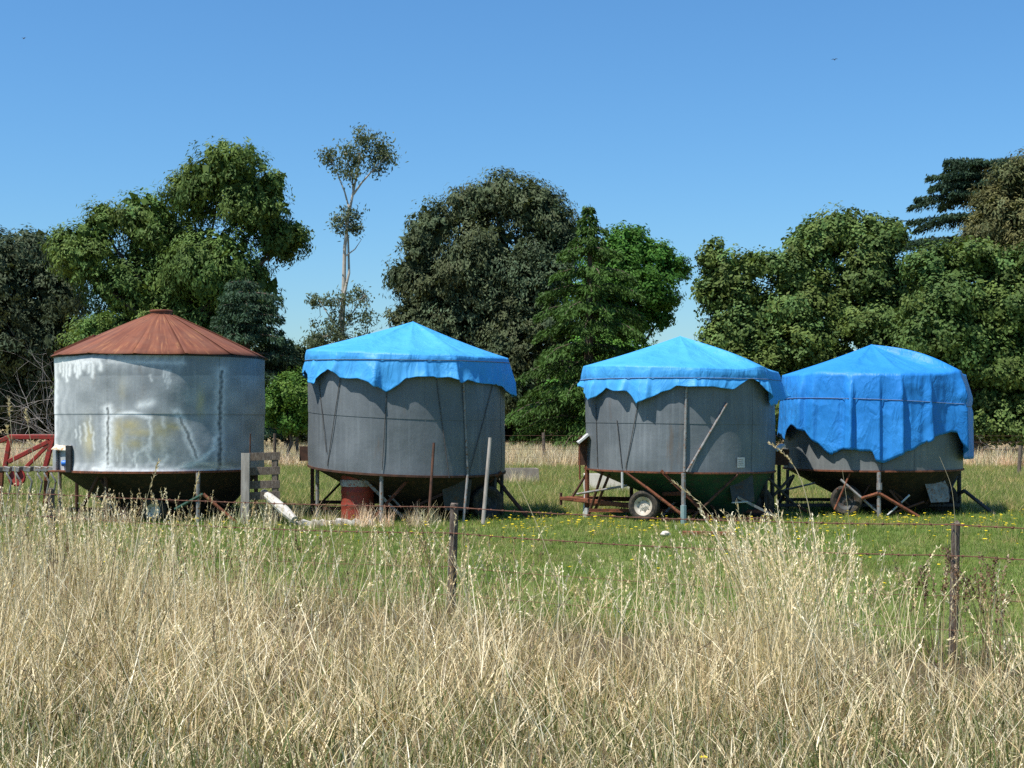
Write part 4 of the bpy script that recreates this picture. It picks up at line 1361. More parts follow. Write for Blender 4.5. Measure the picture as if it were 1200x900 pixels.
broad_tree('gum_tree', 'wide olive grey gum tree behind the scalloped tarp', 575, 80,
           [(592, 232, 46, 32), (550, 244, 42, 34), (625, 248, 40, 36), (505, 268, 34, 34), (648, 275, 40, 40), (488, 295, 22, 32), (470, 325, 22, 24), (515, 330, 45, 40), (575, 300, 60, 50), (630, 330, 60, 55), (485, 372, 34, 30),
            (550, 375, 70, 50), (620, 400, 70, 50), (500, 420, 50, 45), (580, 450, 90, 50), (660, 450, 60, 50), (545, 325, 50, 45), (600, 355, 50, 42)],
           110000, .26, .09, (.056, .074, .036), 105, .6, M_bark_pale, .7, 8, .2, var=.28, nl=12, srad=.42)
broad_tree('locust_tree', 'bright green feathery tree leaning right behind the dark conifer', 715, 76,
           [(738, 285, 34, 22), (765, 300, 30, 18), (788, 312, 22, 14), (802, 318, 10, 8), (720, 310, 40, 30), (755, 335, 40, 28), (770, 352, 26, 22), (730, 370, 50, 35), (700, 345, 40, 40), (775, 375, 14, 14), (715, 420, 60, 50), (700, 470, 70, 40)],
           46000, .20, .10, (.048, .118, .018), 107, .4, M_bark, .1, 7, .18, rag=.18, srad=.4)
broad_tree('leafy_tree', 'rounded olive green tree behind the two right hand tarps', 950, 60,
           [(985, 272, 42, 30), (955, 290, 36, 32), (1025, 285, 36, 30), (1045, 275, 16, 16), (925, 318, 34, 30), (886, 312, 20, 20), (858, 330, 32, 40), (834, 300, 16, 26), (832, 345, 18, 28), (1010, 330, 60, 45), (940, 360, 60, 48), (870, 380, 45, 45),
            (845, 400, 28, 30), (1020, 390, 60, 45), (940, 425, 70, 45), (880, 440, 50, 40), (1010, 450, 80, 45), (900, 480, 80, 36), (1010, 495, 90, 28), (1055, 345, 36, 42), (930, 405, 44, 40)],
           112000, .18, .105, (.074, .112, .030), 108, .4, M_bark, .2, 9, .15, rag=.2, var=.28, nl=12, srad=.36)
broad_tree('leafy_tree', 'dark leafy tree filling the right edge beside the longest tarp', 1140, 55,
           [(1090, 312, 40, 24), (1140, 300, 40, 24), (1180, 318, 40, 30), (1110, 350, 55, 40), (1170, 370, 55, 50), (1085, 390, 50, 40), (1215, 340, 40, 50), (1130, 420, 60, 45), (1190, 440, 60, 50), (1080, 450, 50, 40), (1100, 485, 70, 36), (1190, 490, 70, 36), (1235, 400, 40, 60)],
           92000, .17, .105, (.066, .104, .027), 109, .4, M_bark, .2, 9, .15, rag=.2, var=.3, nl=10, srad=.36)
broad_tree('gum_tree', 'brownish olive gum tree cut by the top right edge', 1205, 68,
           [(1185, 215, 30, 24), (1215, 205, 40, 32), (1162, 245, 28, 28), (1195, 260, 45, 40), (1150, 280, 28, 26), (1235, 260, 45, 55), (1200, 320, 60, 50), (1225, 400, 60, 60)],
           44000, .23, .075, (.078, .084, .034), 110, .4, M_bark, .6, 7, .18)


def conifer(name, label, bx, Y, apex_y, prof, base, seed, droop=.25, step=.55, nb=7, per=220, L=.26, Wd=.07, low=470, gap=0.0, r0=.3, thick=.28):
    """cedar: tiers of drooping flat branches round a straight trunk; prof = [(row, half width px)]"""
    rng = np.random.default_rng(seed)
    rp = np.array([(bx - 600) * Y / S, Y, 0.0])
    root = empty(name, rp, label, 'tree')
    zt = CH - (apex_y - HY) * Y / S
    zl = CH - (low - HY) * Y / S
    pr = sorted([(CH - (y - HY) * Y / S, w * Y / S) for y, w in prof])
    pz = [a for a, _ in pr]; pw = [b for _, b in pr]
    mb = MB()
    mb.path([(0, 0, 0), (0, 0, zt * .4), (.05, 0, zt * .75), (0, 0, zt - .35 * step)], [r0, r0 * .7, r0 * .35, .02], 9)
    Ps, As, Cs = [], [], []
    z = zl
    while z < zt - .2:
        w = np.interp(z, pz, pw)
        m = max(4, int(nb * min(1, .5 + w / 4)))
        a0 = rng.uniform(0, 6.28)
        for k in range(m):
            if rng.random() < gap: continue
            a = a0 + 2 * math.pi * k / m + rng.uniform(-.3, .3)
            ln = w * rng.uniform(.60, 1.22)
            hd_ = np.array([math.cos(a), math.sin(a), 0]); sd_ = np.array([-hd_[1], hd_[0], 0])
            tip = .10 * ln
            n = int(per * (ln / 3.0) ** 1.15) + 24
            u = rng.random(n) ** .7
            wide = (.16 + .24 * ln * np.sin(np.clip(u * 1.05, 0, 1) * math.pi) ** .7) 
            sv = rng.uniform(-1, 1, n)
            arch = .35 * droop * ln * (np.sin(u * math.pi * .6)) - droop * ln * u ** 2
            P = hd_ * (u * ln)[:, None] + sd_ * (sv * wide)[:, None]
            P[:, 2] += z + arch + rng.normal(size=n) * .06 - np.abs(sv) * .22 * wide - rng.random(n) ** 2 * thick
            ax = hd_[None, :] * .5 + sd_[None, :] * sv[:, None] * .6 + np.array([0, 0, -.55])
            cv = rng.uniform(.75, 1.25)
            cc = np.array(base)[None] * 1.4 * cv * rng.uniform(.85, 1.15, (n, 1)) * (1 + .35 * (u[:, None] - .5))
            Ps.append(P); As.append(ax); Cs.append(cc)
            pts = [(0, 0, z)] + [tuple(hd_ * (uu * ln) + np.array([0, 0, z + .35 * droop * ln * math.sin(uu * math.pi * .6) - droop * ln * uu ** 2])) for uu in (.35, .7, .95)]
            mb.path(pts, [.055, .04, .025, .008], 5)
        z += step * rng.uniform(.75, 1.25) * (.55 if z > zt - 3 else 1)
    P, Ax, Cc = np.concatenate(Ps), np.concatenate(As), np.concatenate(Cs)
    P[:, 2] = np.maximum(P[:, 2], .1)
    V, F, C = leaves(rng, P, L, Wd, Ax, Cc, .35)
    link('crown', np_mesh('crown', V, F, C), M_leaf, root)
    mb.build('trunk', M_bark, root, True)


conifer('cedar_tree', 'pointed yellow green cedar with drooping tiers between two tarps', 690, 64, 236, [(236, 3), (260, 16), (300, 40), (350, 70), (400, 90), (440, 98), (500, 92)], (.034, .068, .014), 201, .36, .85, 9, 520, .26, .07, low=508, gap=.1)
conifer('cedar_tree', 'dark teal cedar showing its tiered tips right of the rusty roof', 288, 64, 318, [(318, 6), (345, 40), (370, 50), (400, 58), (430, 66), (500, 66)], (.028, .054, .030), 202, .16, .80, 8, 330, .26, .07, low=500)
conifer('cedar_tree', 'dark flat tiered cedar behind the top right gum tree', 1150, 80, 176, [(176, 10), (190, 62), (215, 70), (245, 82), (270, 90), (300, 92), (400, 95)], (.020, .040, .022), 205, .12, 1.25, 9, 520, .28, .08, low=420, thick=.16)

# bushes
broad_tree('bush', 'bright green bush in the gap right of the rusty roofed silo', 338, 52, [(338, 462, 26, 26), (322, 475, 18, 18), (355, 470, 20, 24), (345, 445, 18, 14), (338, 492, 34, 16)], 11000, .13, .07, (.058, .112, .018), 301, .08, M_bark, 0, 6, .12, cat='bush')
broad_tree('bush', 'dark shrub low behind the gap between the first two silos', 335, 66, [(335, 425, 34, 24), (318, 415, 24, 20), (355, 440, 30, 30), (372, 420, 26, 20), (345, 480, 60, 26), (395, 440, 30, 30)], 17000, .2, .09, (.036, .058, .028), 302, .15, M_bark, 0, 6, .18, cat='bush')
broad_tree('bush', 'light green sprouting bush peeping over the left edge of the rusty roof', 110, 58, [(108, 385, 16, 14), (124, 378, 14, 14), (100, 400, 16, 16), (120, 410, 30, 24), (110, 450, 34, 34)], 8000, .15, .08, (.074, .122, .028), 303, .1, M_bark, 0, 6, .14, cat='bush')


def scrub():
    rng = np.random.default_rng(77)
    lst = []
    for x in range(-90, 1320, 34):
        lst.append((x + rng.uniform(-10, 10), rng.uniform(455, 475), 36, rng.uniform(30, 42)))
        lst.append((x + rng.uniform(-10, 10), rng.uniform(490, 505), 36, 26))
    bl = px_blobs(lst, 82, rng, dz=1.0)
    P, col, N = crown_points(rng, bl, 80000, 4, .3, 14, (.030, .046, .020), .3, .15, .1, .5, .5)
    V, F, C = leaves(rng, P, .40, .26, rand_dirs(rng, len(P)), col, .6, N)
    o = link('dark_scrub', np_mesh('dark_scrub', V, F, C), M_leaf)
    tag(o, 'dark tangled scrub under the far trees', 'scrub', kind='stuff')
scrub()


def bare_bush(label, bx, Y, hpx, spread, seed, n0=26, top=None):
    rng = np.random.default_rng(seed)
    rp = np.array([(bx - 600) * Y / S, Y, 0.0])
    H = hpx * Y / S
    mb = MB()
    def grow(p, d, ln, r, lev):
        pts, rs = [p], [r]
        q_ = p.copy(); dd = d.copy()
        for k in range(4):
            dd = dd + rng.normal(size=3) * .16; dd /= np.linalg.norm(dd)
            q_ = q_ + dd * ln / 4
            pts.append(q_.copy()); rs.append(r * (1 - .22 * (k + 1)))
        mb.path(pts, rs, 4)
        if lev > 0:
            for k in range(rng.integers(3, 5)):
                i = rng.integers(1, 5)
                d2 = dd + rng.normal(size=3) * .6; d2 /= np.linalg.norm(d2)
                grow(pts[i], d2, ln * rng.uniform(.4, .65), rs[i] * .6 + .003, lev - 1)
    for k in range(n0):
        d = np.array([rng.normal() * spread, rng.normal() * spread, 1.0]); d /= np.linalg.norm(d)
        grow(np.array([rng.normal() * .25, rng.normal() * .25, .0]), d, H * rng.uniform(.45, .75), .028, 2)
    root = empty('bare_bush', rp, label, 'bush')
    mb.build('branches', M_twig, root, True)
bare_bush('leafless grey twiggy bush left of the rusty roofed silo', 82, 56, 175, .55, 5, 24)
bare_bush('small leafless pale bush by the far fence at right', 1176, 54, 46, .5, 8, 9)

# birds, far up
def bird(label, px, py, Y, span, bank):
    c = W(px, py, Y)
    o = empty('bird', c, label, 'bird')
    s_ = span / 2
    M = Matrix.Rotation(bank, 4, 'Y')
    prof = [(.001, -s_ * .5), (s_ * .07, -s_ * .42), (s_ * .12, -s_ * .1), (s_ * .10, s_ * .2), (s_ * .07, s_ * .34), (s_ * .075, s_ * .42), (.001, s_ * .56)]
    MB().lathe(prof, M @ Matrix.Rotation(R_(80), 4, 'Y'), 10).build('body', M_bird, o, True)
    for sg in (1, -1):
        V, t = [], .012 * span
        for x, y, z in ((0, -.12, .02), (.35, -.2, .22), (.95, .02, .10), (.4, .14, .22), (0, .2, .02)):
            V.append(M @ Vector((y * s_, sg * x * s_ * .9, z * s_)))
        V2 = [v + Vector((0, 0, t)) for v in V]
        MB().add(V + V2, [(4, 3, 2, 1, 0), (5, 6, 7, 8, 9)] + [(i, (i + 1) % 5, 5 + (i + 1) % 5, 5 + i) for i in range(5)]).build('wing', M_bird, o)
    o.rotation_euler.z = R_(70)
bird('tiny dark bird high in the sky at right', 978, 70, 110, .62, .2)
bird('tiny dark bird high in the sky at left', 28, 45, 110, .56, -.3)


# ------------------------------------------------------------------ grass
def blades(rng, B, h, w, ang, lean, curl, col, segs=4, tipw=.12):
    n = len(B)
    t = np.linspace(0, 1, segs + 1)[None, :]
    dirv = np.stack([np.cos(ang), np.sin(ang)], -1)
    disp = (lean[:, None] * t + curl[:, None] * t ** 2.2) * h[:, None]
    sh = np.sqrt(np.maximum(.12, 1 - np.minimum(.9, (lean + curl * .8) ** 2 * .35)))[:, None]
    z = h[:, None] * t * sh - (np.maximum(curl, 0)[:, None] * t ** 3) * h[:, None] * .35
    x = B[:, 0:1] + disp * dirv[:, 0:1]
    y = B[:, 1:2] + disp * dirv[:, 1:2]
    zz = B[:, 2:3] + np.maximum(z, .005)
    ph = rng.uniform(0, math.pi, n)
    wv = np.stack([np.cos(ph), np.sin(ph) * .7], -1)
    ww = w[:, None] * (tipw + (1 - tipw) * (1 - t) ** .7) * .5
    c = np.stack([x, y, zz], -1)
    off = np.zeros((n, segs + 1, 3))
    off[:, :, 0] = ww * wv[:, 0:1]; off[:, :, 1] = ww * wv[:, 1:2]
    V = np.stack([c - off, c + off], 2).reshape(-1, 3)
    k = (segs + 1) * 2
    j = np.arange(segs) * 2
    q_ = np.stack([j, j + 1, j + 3, j + 2], -1)
    F = (np.arange(n)[:, None, None] * k + q_[None]).reshape(-1, 4)
    C = np.repeat(col, k, 0)
    return V, F, C, c


def join(parts):
    Vs, Fs, Cs, o = [], [], [], 0
    for V, F, C in parts:
        Vs.append(V); Fs.append(F + o); Cs.append(C); o += len(V)
    return np.concatenate(Vs), np.concatenate(Fs), np.concatenate(Cs)


STRAW = np.array([[.74, .63, .39], [.62, .51, .29], [.45, .335, .175], [.84, .76, .55], [.21, .15, .085], [.68, .59, .37]])
GREEN = np.array([[.085, .125, .030], [.13, .165, .050], [.19, .20, .075], [.26, .25, .11]])


def pick(rng, pal, n, p=None, v=.18):
    i = rng.choice(len(pal), n, p=p)
    return pal[i] * rng.uniform(1 - v, 1 + v, (n, 1))


def fence_y(x):
    return 11.72 - .535 * x


rng = np.random.default_rng(2024)
parts = []
# --- dense dry sward this side of the fence
n_cl = 3600
px = rng.uniform(-60, 1260, n_cl)
u = rng.random(n_cl)
cy0 = 6.3
Yc = cy0 + u * 9.5
xc = (px - 600) * Yc / S
ok = Yc < fence_y(xc) + .35 + .35 * np.sin(xc * 2.1) + .2 * np.sin(xc * 5.3)
tex = np.sin(xc * 2.7 + 1.5 * np.sin(Yc * 1.9)) * np.sin(Yc * 3.1 + 1.2 * np.sin(xc * 2.2)) + .6 * np.sin(xc * 6.1 + Yc * 2) * np.sin(Yc * 5.3 - xc)
ok &= rng.random(len(xc)) < np.clip(.62 + .45 * tex, .16, 1)
far_thin = np.clip((fence_y(xc) - Yc) / 2.6, 0, 1)                # thins out towards the fence
mid = np.exp(-((px - 650) / 190) ** 4) + .9 * np.exp(-((px - 1090) / 100) ** 4)
ok &= rng.random(len(xc)) < 1 - .86 * np.clip(mid, 0, 1) * (1 - far_thin)
xc, Yc, px, tex = xc[ok], Yc[ok], px[ok], tex[ok]
n_cl = len(xc)
per = 19
hm = .28 + .07 * np.sin(xc * 1.3 + 1) + .06 * np.sin(xc * 3.1 + Yc) + .20 * np.clip((330 - px) / 300, 0, 1) + .06 * np.exp(-((px - 910) / 80) ** 2) + .06 * rng.normal(size=n_cl) + .07 * tex
hm = np.maximum(hm, .12)
hm = hm * np.clip((Yc - 5.8) / 2.2, .42, 1)
hm = hm * (1 - .35 * np.exp(-((px - 680) / 130) ** 2) - .28 * np.clip((px - 985) / 40, 0, 1))
X = np.repeat(xc, per) + rng.normal(size=n_cl * per) * .10
Y = np.repeat(Yc, per) + rng.normal(size=n_cl * per) * .10
B = np.stack([X, Y, np.zeros_like(X)], -1)
n = len(B)
h = np.repeat(hm, per) * rng.uniform(.5, 1.5, n)
ca = np.repeat(rng.uniform(0, 6.28, n_cl), per) + rng.normal(size=n) * 1.0
lean = np.abs(rng.normal(size=n)) * .30 + np.repeat(np.abs(rng.normal(size=n_cl)) * .15, per)
curl = np.maximum(0, rng.normal(size=n) * .35 + .15)
leafy = rng.random(n) < .26                                     # broad dead leaves, bent over
curl = np.where(leafy, rng.uniform(.4, 1.1, n), curl)
h = np.where(leafy, h * .85, h)
wd_ = np.where(leafy, rng.uniform(.008, .014, n), rng.uniform(.0045, .0095, n))
gmix = np.repeat(np.clip((7.9 - Yc) / 1.6, 0, 1) * .36 + .10, per)
isg = rng.random(n) < gmix
cl_t = np.repeat(rng.uniform(.62, 1.3, n_cl), per)[:, None]
col = np.where(isg[:, None], pick(rng, GREEN, n), pick(rng, STRAW, n, [.25, .22, .2, .1, .1, .13])) * cl_t
V_, F_, C_, _ = blades(rng, B, h, wd_, ca, lean, curl, col, 4)
parts.append((V_, F_, C_))
V, F, C = join(parts)
tag(link('dry_grass', np_mesh('dry_grass', V, F, C), M_grass), 'thick dry straw coloured grass on the roadside verge', 'grass', kind='stuff')

# --- short green and grey undergrowth at the road edge
n = 19000
Yc = rng.uniform(5.4, 9.2, n); px = rng.uniform(-60, 1260, n)
keep = rng.random(n) < np.clip((9.6 - Yc) / 3, .15, 1)
Yc, px = Yc[keep], px[keep]; n = len(Yc)
B = np.stack([(px - 600) * Yc / S, Yc, np.zeros(n)], -1)
g = .5 + .5 * np.sin(B[:, 0] * 2.3 + 1) * np.sin(B[:, 1] * 1.9)
isg = rng.random(n) < (.32 + .32 * g)
col = np.where(isg[:, None], pick(rng, GREEN, n), pick(rng, STRAW, n))
V, F, C, _ = blades(rng, B, rng.uniform(.08, .30, n), rng.uniform(.005, .013, n), rng.uniform(0, 6.28, n), np.abs(rng.normal(size=n)) * .35, np.abs(rng.normal(size=n)) * .45, col, 3)
tag(link('green_undergrowth', np_mesh('green_undergrowth', V, F, C), M_grass), 'short green and fawn grass along the bottom edge', 'grass', kind='stuff')


# --- tall seeding stalks
def stalks(rng, B, h, ang, lean, curl, col, head=.16, wid=.0058, spike=16, hw=.0062, hl=.026, spread=.35):
    V, F, C, c = blades(rng, B, h, np.full(len(B), wid) * rng.uniform(.8, 1.25, len(B)), ang, lean, curl, col, 5, .35)
    n = len(B)
    t = rng.uniform(0, 1, (n, spike))
    c4, c5 = c[:, -2], c[:, -1]
    L = np.linalg.norm(c5 - c4, axis=1, keepdims=True)
    d = (c5 - c4) / (L + 1e-9)
    hd_ = head * rng.uniform(.6, 1.3, (n, 1))
    P = (c5[:, None] - d[:, None] * (t * hd_)[:, :, None]).reshape(-1, 3)
    ax = np.repeat(d, spike, 0) + rng.normal(size=(n * spike, 3)) * spread
    P = P + rng.normal(size=P.shape) * .004 + ax * .008
    cc = np.repeat(col, spike, 0) * rng.uniform(.8, 1.25, (n * spike, 1)) * 1.08
    V2, F2, C2 = leaves(rng, P, hl, hw, ax, cc, .05)
    return join([(V, F, C), (V2, F2, C2)])


def stalk_patch(cx_px, Yc, n, sx, sy, h0, h1, lean_x, pal, p=None, jit=.10, **kw):
    x = (cx_px - 600) * Yc / S + rng.normal(size=n) * sx
    y = Yc + rng.normal(size=n) * sy
    y = np.minimum(y, fence_y(x) + .5)
    B = np.stack([x, y, np.zeros(n)], -1)
    lv = np.stack([lean_x + rng.normal(size=n) * jit, rng.normal(size=n) * jit], -1)
    ang = np.arctan2(lv[:, 1], lv[:, 0]); lean = np.linalg.norm(lv, axis=1)
    return stalks(rng, B, rng.uniform(h0, h1, n), ang, lean, np.abs(rng.normal(size=n)) * .10, pick(rng, pal, n, p), **kw)


BROWN = np.array([[.17, .10, .055], [.22, .14, .08], [.13, .08, .05], [.28, .20, .12]])
PALE = STRAW[[0, 3, 5, 1]]
parts = []
parts.append(stalk_patch(905, 9.3, 150, .22, .25, .80, 1.12, -.10, PALE, jit=.12, head=.17))
parts.append(stalk_patch(935, 8.9, 70, .16, .2, .90, 1.24, -.20, PALE, jit=.14, head=.20, wid=.007))
parts.append(stalk_patch(900, 8.6, 40, .14, .2, .75, 1.05, .18, PALE, jit=.16, head=.18, wid=.007))
parts.append(stalk_patch(1010, 8.8, 40, .2, .2, .55, .9, -.22, PALE, jit=.2, wid=.007))
parts.append(stalk_patch(770, 9.0, 30, .3, .3, .6, 1.0, .12, PALE, jit=.22, wid=.007))
parts.append(stalk_patch(620, 9.0, 26, .5, .3, .5, .8, -.1, PALE, jit=.3, wid=.007))
parts.append(stalk_patch(330, 9.0, 40, .6, .4, .5, .85, .0, PALE, jit=.28, wid=.007))
parts.append(stalk_patch(110, 9.0, 40, .4, .4, .7, 1.1, .0, PALE, jit=.2, wid=.007))
parts.append(stalk_patch(965, 9.2, 90, .18, .25, .65, 1.0, .06, PALE, jit=.16, head=.15))
parts.append(stalk_patch(850, 9.6, 60, .25, .25, .65, .95, -.12, PALE, jit=.14))
parts.append(stalk_patch(770, 9.9, 46, .28, .3, .55, .92, .0, PALE, jit=.20))
parts.append(stalk_patch(690, 10.4, 22, .35, .3, .45, .8, -.1, PALE, jit=.25))
parts.append(stalk_patch(580, 10.9, 44, .4, .35, .45, .82, .05, STRAW, jit=.22))
parts.append(stalk_patch(470, 11.3, 105, .5, .4, .5, .95, .0, STRAW, jit=.18))
parts.append(stalk_patch(510, 11.0, 60, .2, .3, .7, 1.03, -.05, STRAW, jit=.15))
parts.append(stalk_patch(350, 11.8, 100, .5, .4, .5, .9, .03, STRAW, jit=.2))
parts.append(stalk_patch(230, 12.3, 110, .45, .4, .6, 1.02, .03, STRAW, jit=.16))
parts.append(stalk_patch(120, 12.5, 200, .45, .5, .6, 1.12, .0, STRAW, jit=.13))
parts.append(stalk_patch(30, 12.5, 190, .4, .5, .65, 1.15, -.02, STRAW, jit=.12))
parts.append(stalk_patch(60, 9.8, 60, .35, .5, .7, 1.05, -.02, STRAW, jit=.12))
parts.append(stalk_patch(50, 10.8, 70, .35, .4, .85, 1.22, -.02, PALE, jit=.10))
parts.append(stalk_patch(170, 11.2, 60, .4, .4, .75, 1.12, .03, PALE, jit=.12))
parts.append(stalk_patch(270, 11.4, 50, .4, .4, .7, 1.0, .03, PALE, jit=.14))
parts.append(stalk_patch(1060, 9.6, 24, .2, .2, .5, .78, .0, STRAW, jit=.18))
parts.append(stalk_patch(1095, 9.6, 14, .10, .15, .55, .85, .0, BROWN, jit=.10, head=.24, spike=34, hw=.014, hl=.020, spread=.9))
parts.append(stalk_patch(1165, 9.5, 24, .14, .2, .55, .90, .0, BROWN, jit=.12, head=.28, spike=38, hw=.014, hl=.020, spread=.9))
parts.append(stalk_patch(1180, 9.0, 34, .25, .3, .5, .8, .02, STRAW, jit=.18))
parts.append(stalk_patch(300, 11.6, 26, .9, .5, .6, .85, .0, BROWN, jit=.15, head=.2, spike=26, hw=.010, hl=.020, spread=.7))
# scattered through the verge
n = 460
Yc = rng.uniform(7.2, 12.5, n); px = rng.uniform(-30, 1230, n)
x = (px - 600) * Yc / S
kp = Yc < fence_y(x) + .3
x, Yc = x[kp], Yc[kp]; n = len(x)
parts.append(stalks(rng, np.stack([x, Yc, np.zeros(n)], -1), rng.uniform(.35, .75, n), rng.uniform(0, 6.28, n), np.abs(rng.normal(size=n)) * .35, np.abs(rng.normal(size=n)) * .25, pick(rng, STRAW, n)))
V, F, C = join(parts)
tag(link('seeding_grass_stalks', np_mesh('seeding_grass_stalks', V, F, C), M_grass), 'tall dry grass stalks with pale seed heads along the fence', 'grass', kind='stuff')

# --- fallen and broken straws lying across
n = 520
Yc = rng.uniform(7.0, 11.2, n); px = rng.uniform(-60, 1260, n)
x = (px - 600) * Yc / S
kp = Yc < fence_y(x) + .1
x, Yc = x[kp], Yc[kp]; n = len(x)
B = np.stack([x, Yc, rng.uniform(.0, .22, n)], -1)
V, F, C, _ = blades(rng, B, rng.uniform(.2, .55, n), rng.uniform(.003, .006, n), rng.uniform(0, 6.28, n), rng.uniform(.4, 1.2, n), rng.normal(size=n) * .3, pick(rng, STRAW[[0, 3, 1]], n) * 1.08, 4, .4)
parts = [(V, F, C)]
# a few single long stems that stand out
def long_stem(pts, w, col, head=0.0):
    P3 = [W(*p) for p in pts]
    P3[0][2] = 0
    tt = np.linspace(0, 1, 16)
    seg = np.linspace(0, 1, len(P3))
    cpt = np.stack([np.interp(tt, seg, [p[i] for p in P3]) for i in range(3)], -1)
    for _ in range(3):
        cpt[1:-1] = (cpt[:-2] + 2 * cpt[1:-1] + cpt[2:]) / 4
    ww = (w * (1 - .6 * tt))[:, None] * np.array([[.9, .3, 0]]) * .5
    V = np.stack([cpt - ww, cpt + ww], 1).reshape(-1, 3)
    j = np.arange(15) * 2
    F = np.stack([j, j + 1, j + 3, j + 2], -1)
    C = np.tile(np.array(col), (len(V), 1))
    parts.append((V, F, C))
    if head:
        m = 46
        k = rng.uniform(1 - head, 1, m)
        P = np.stack([np.interp(k, tt, cpt[:, i]) for i in range(3)], -1)
        i1 = np.clip((k * 15).astype(int), 0, 14)
        d = cpt[i1 + 1] - cpt[i1]; d /= np.linalg.norm(d, axis=1, keepdims=True)
        ax = d + rng.normal(size=d.shape) * .35
        P += ax * .012
        parts.append(leaves(rng, P, .034, .006, ax, np.tile(np.array(col) * 1.05, (m, 1)), .05))
ST = (.60, .51, .30)
long_stem([(676, 775, 8.6), (660, 705, 8.6), (640, 640, 8.6), (618, 588, 8.6), (596, 545, 8.6)], .0075, ST)
long_stem([(962, 760, 8.2), (957, 650, 8.2), (946, 578, 8.2), (928, 538, 8.2), (903, 520, 8.2)], .0085, ST, .30)
long_stem([(480, 900, 6.9), (545, 790, 7.3), (565, 740, 7.5), (585, 700, 7.7)], .007, ST)
long_stem([(478, 815, 8.0), (500, 760, 8.0), (528, 700, 8.0), (548, 660, 8.0)], .006, ST)
long_stem([(668, 840, 7.7), (685, 780, 7.8), (700, 720, 8.0), (712, 670, 8.0)], .006, ST)
long_stem([(30, 760, 9.0), (26, 640, 9.0), (16, 540, 9.0), (10, 468, 9.0)], .007, ST, .10)
long_stem([(14, 760, 9.0), (20, 640, 9.0), (20, 560, 9.0), (8, 500, 9.0)], .006, ST, .10)
long_stem([(55, 760, 9.4), (50, 640, 9.4), (40, 540, 9.4), (30, 482, 9.4)], .006, ST, .08)
long_stem([(150, 740, 9.4), (160, 640, 9.4), (170, 590, 9.4), (186, 540, 9.4)], .006, ST, .22)
long_stem([(190, 740, 10.), (205, 660, 10.), (222, 600, 10.), (233, 555, 10.)], .006, ST, .2)
long_stem([(860, 700, 9.0), (850, 650, 9.0), (835, 600, 9.0), (790, 565, 9.0)], .006, ST, .25)
long_stem([(1000, 700, 9.0), (998, 640, 9.0), (993, 590, 9.0), (987, 550, 9.0)], .005, ST)
long_stem([(1122, 700, 9.3), (1120, 620, 9.3), (1116, 570, 9.3), (1101, 535, 9.3)], .005, ST)
V, F, C = join(parts)
tag(link('fallen_straw', np_mesh('fallen_straw', V, F, C), M_grass), 'pale loose straws leaning and lying across the dry grass', 'straw', kind='stuff')


# ------------------------------------------------------------------ pasture turf (instanced tufts)
def tuft(name, seed, n, h0, h1, rad, w, pal, lean=.5, curl=.4, segs=2, p=None):
    r = np.random.default_rng(seed)
    a = r.uniform(0, 6.28, n); q_ = rad * np.sqrt(r.random(n))
    B = np.stack([q_ * np.cos(a), q_ * np.sin(a), np.full(n, -.004)], -1)
    V, F, C, _ = blades(r, B, r.uniform(h0, h1, n), w * r.uniform(.7, 1.3, n), r.uniform(0, 6.28, n), np.abs(r.normal(size=n)) * lean, np.abs(r.normal(size=n)) * curl, pick(r, pal, n, p), segs)
    me = np_mesh(name, V, F, C)
    return me


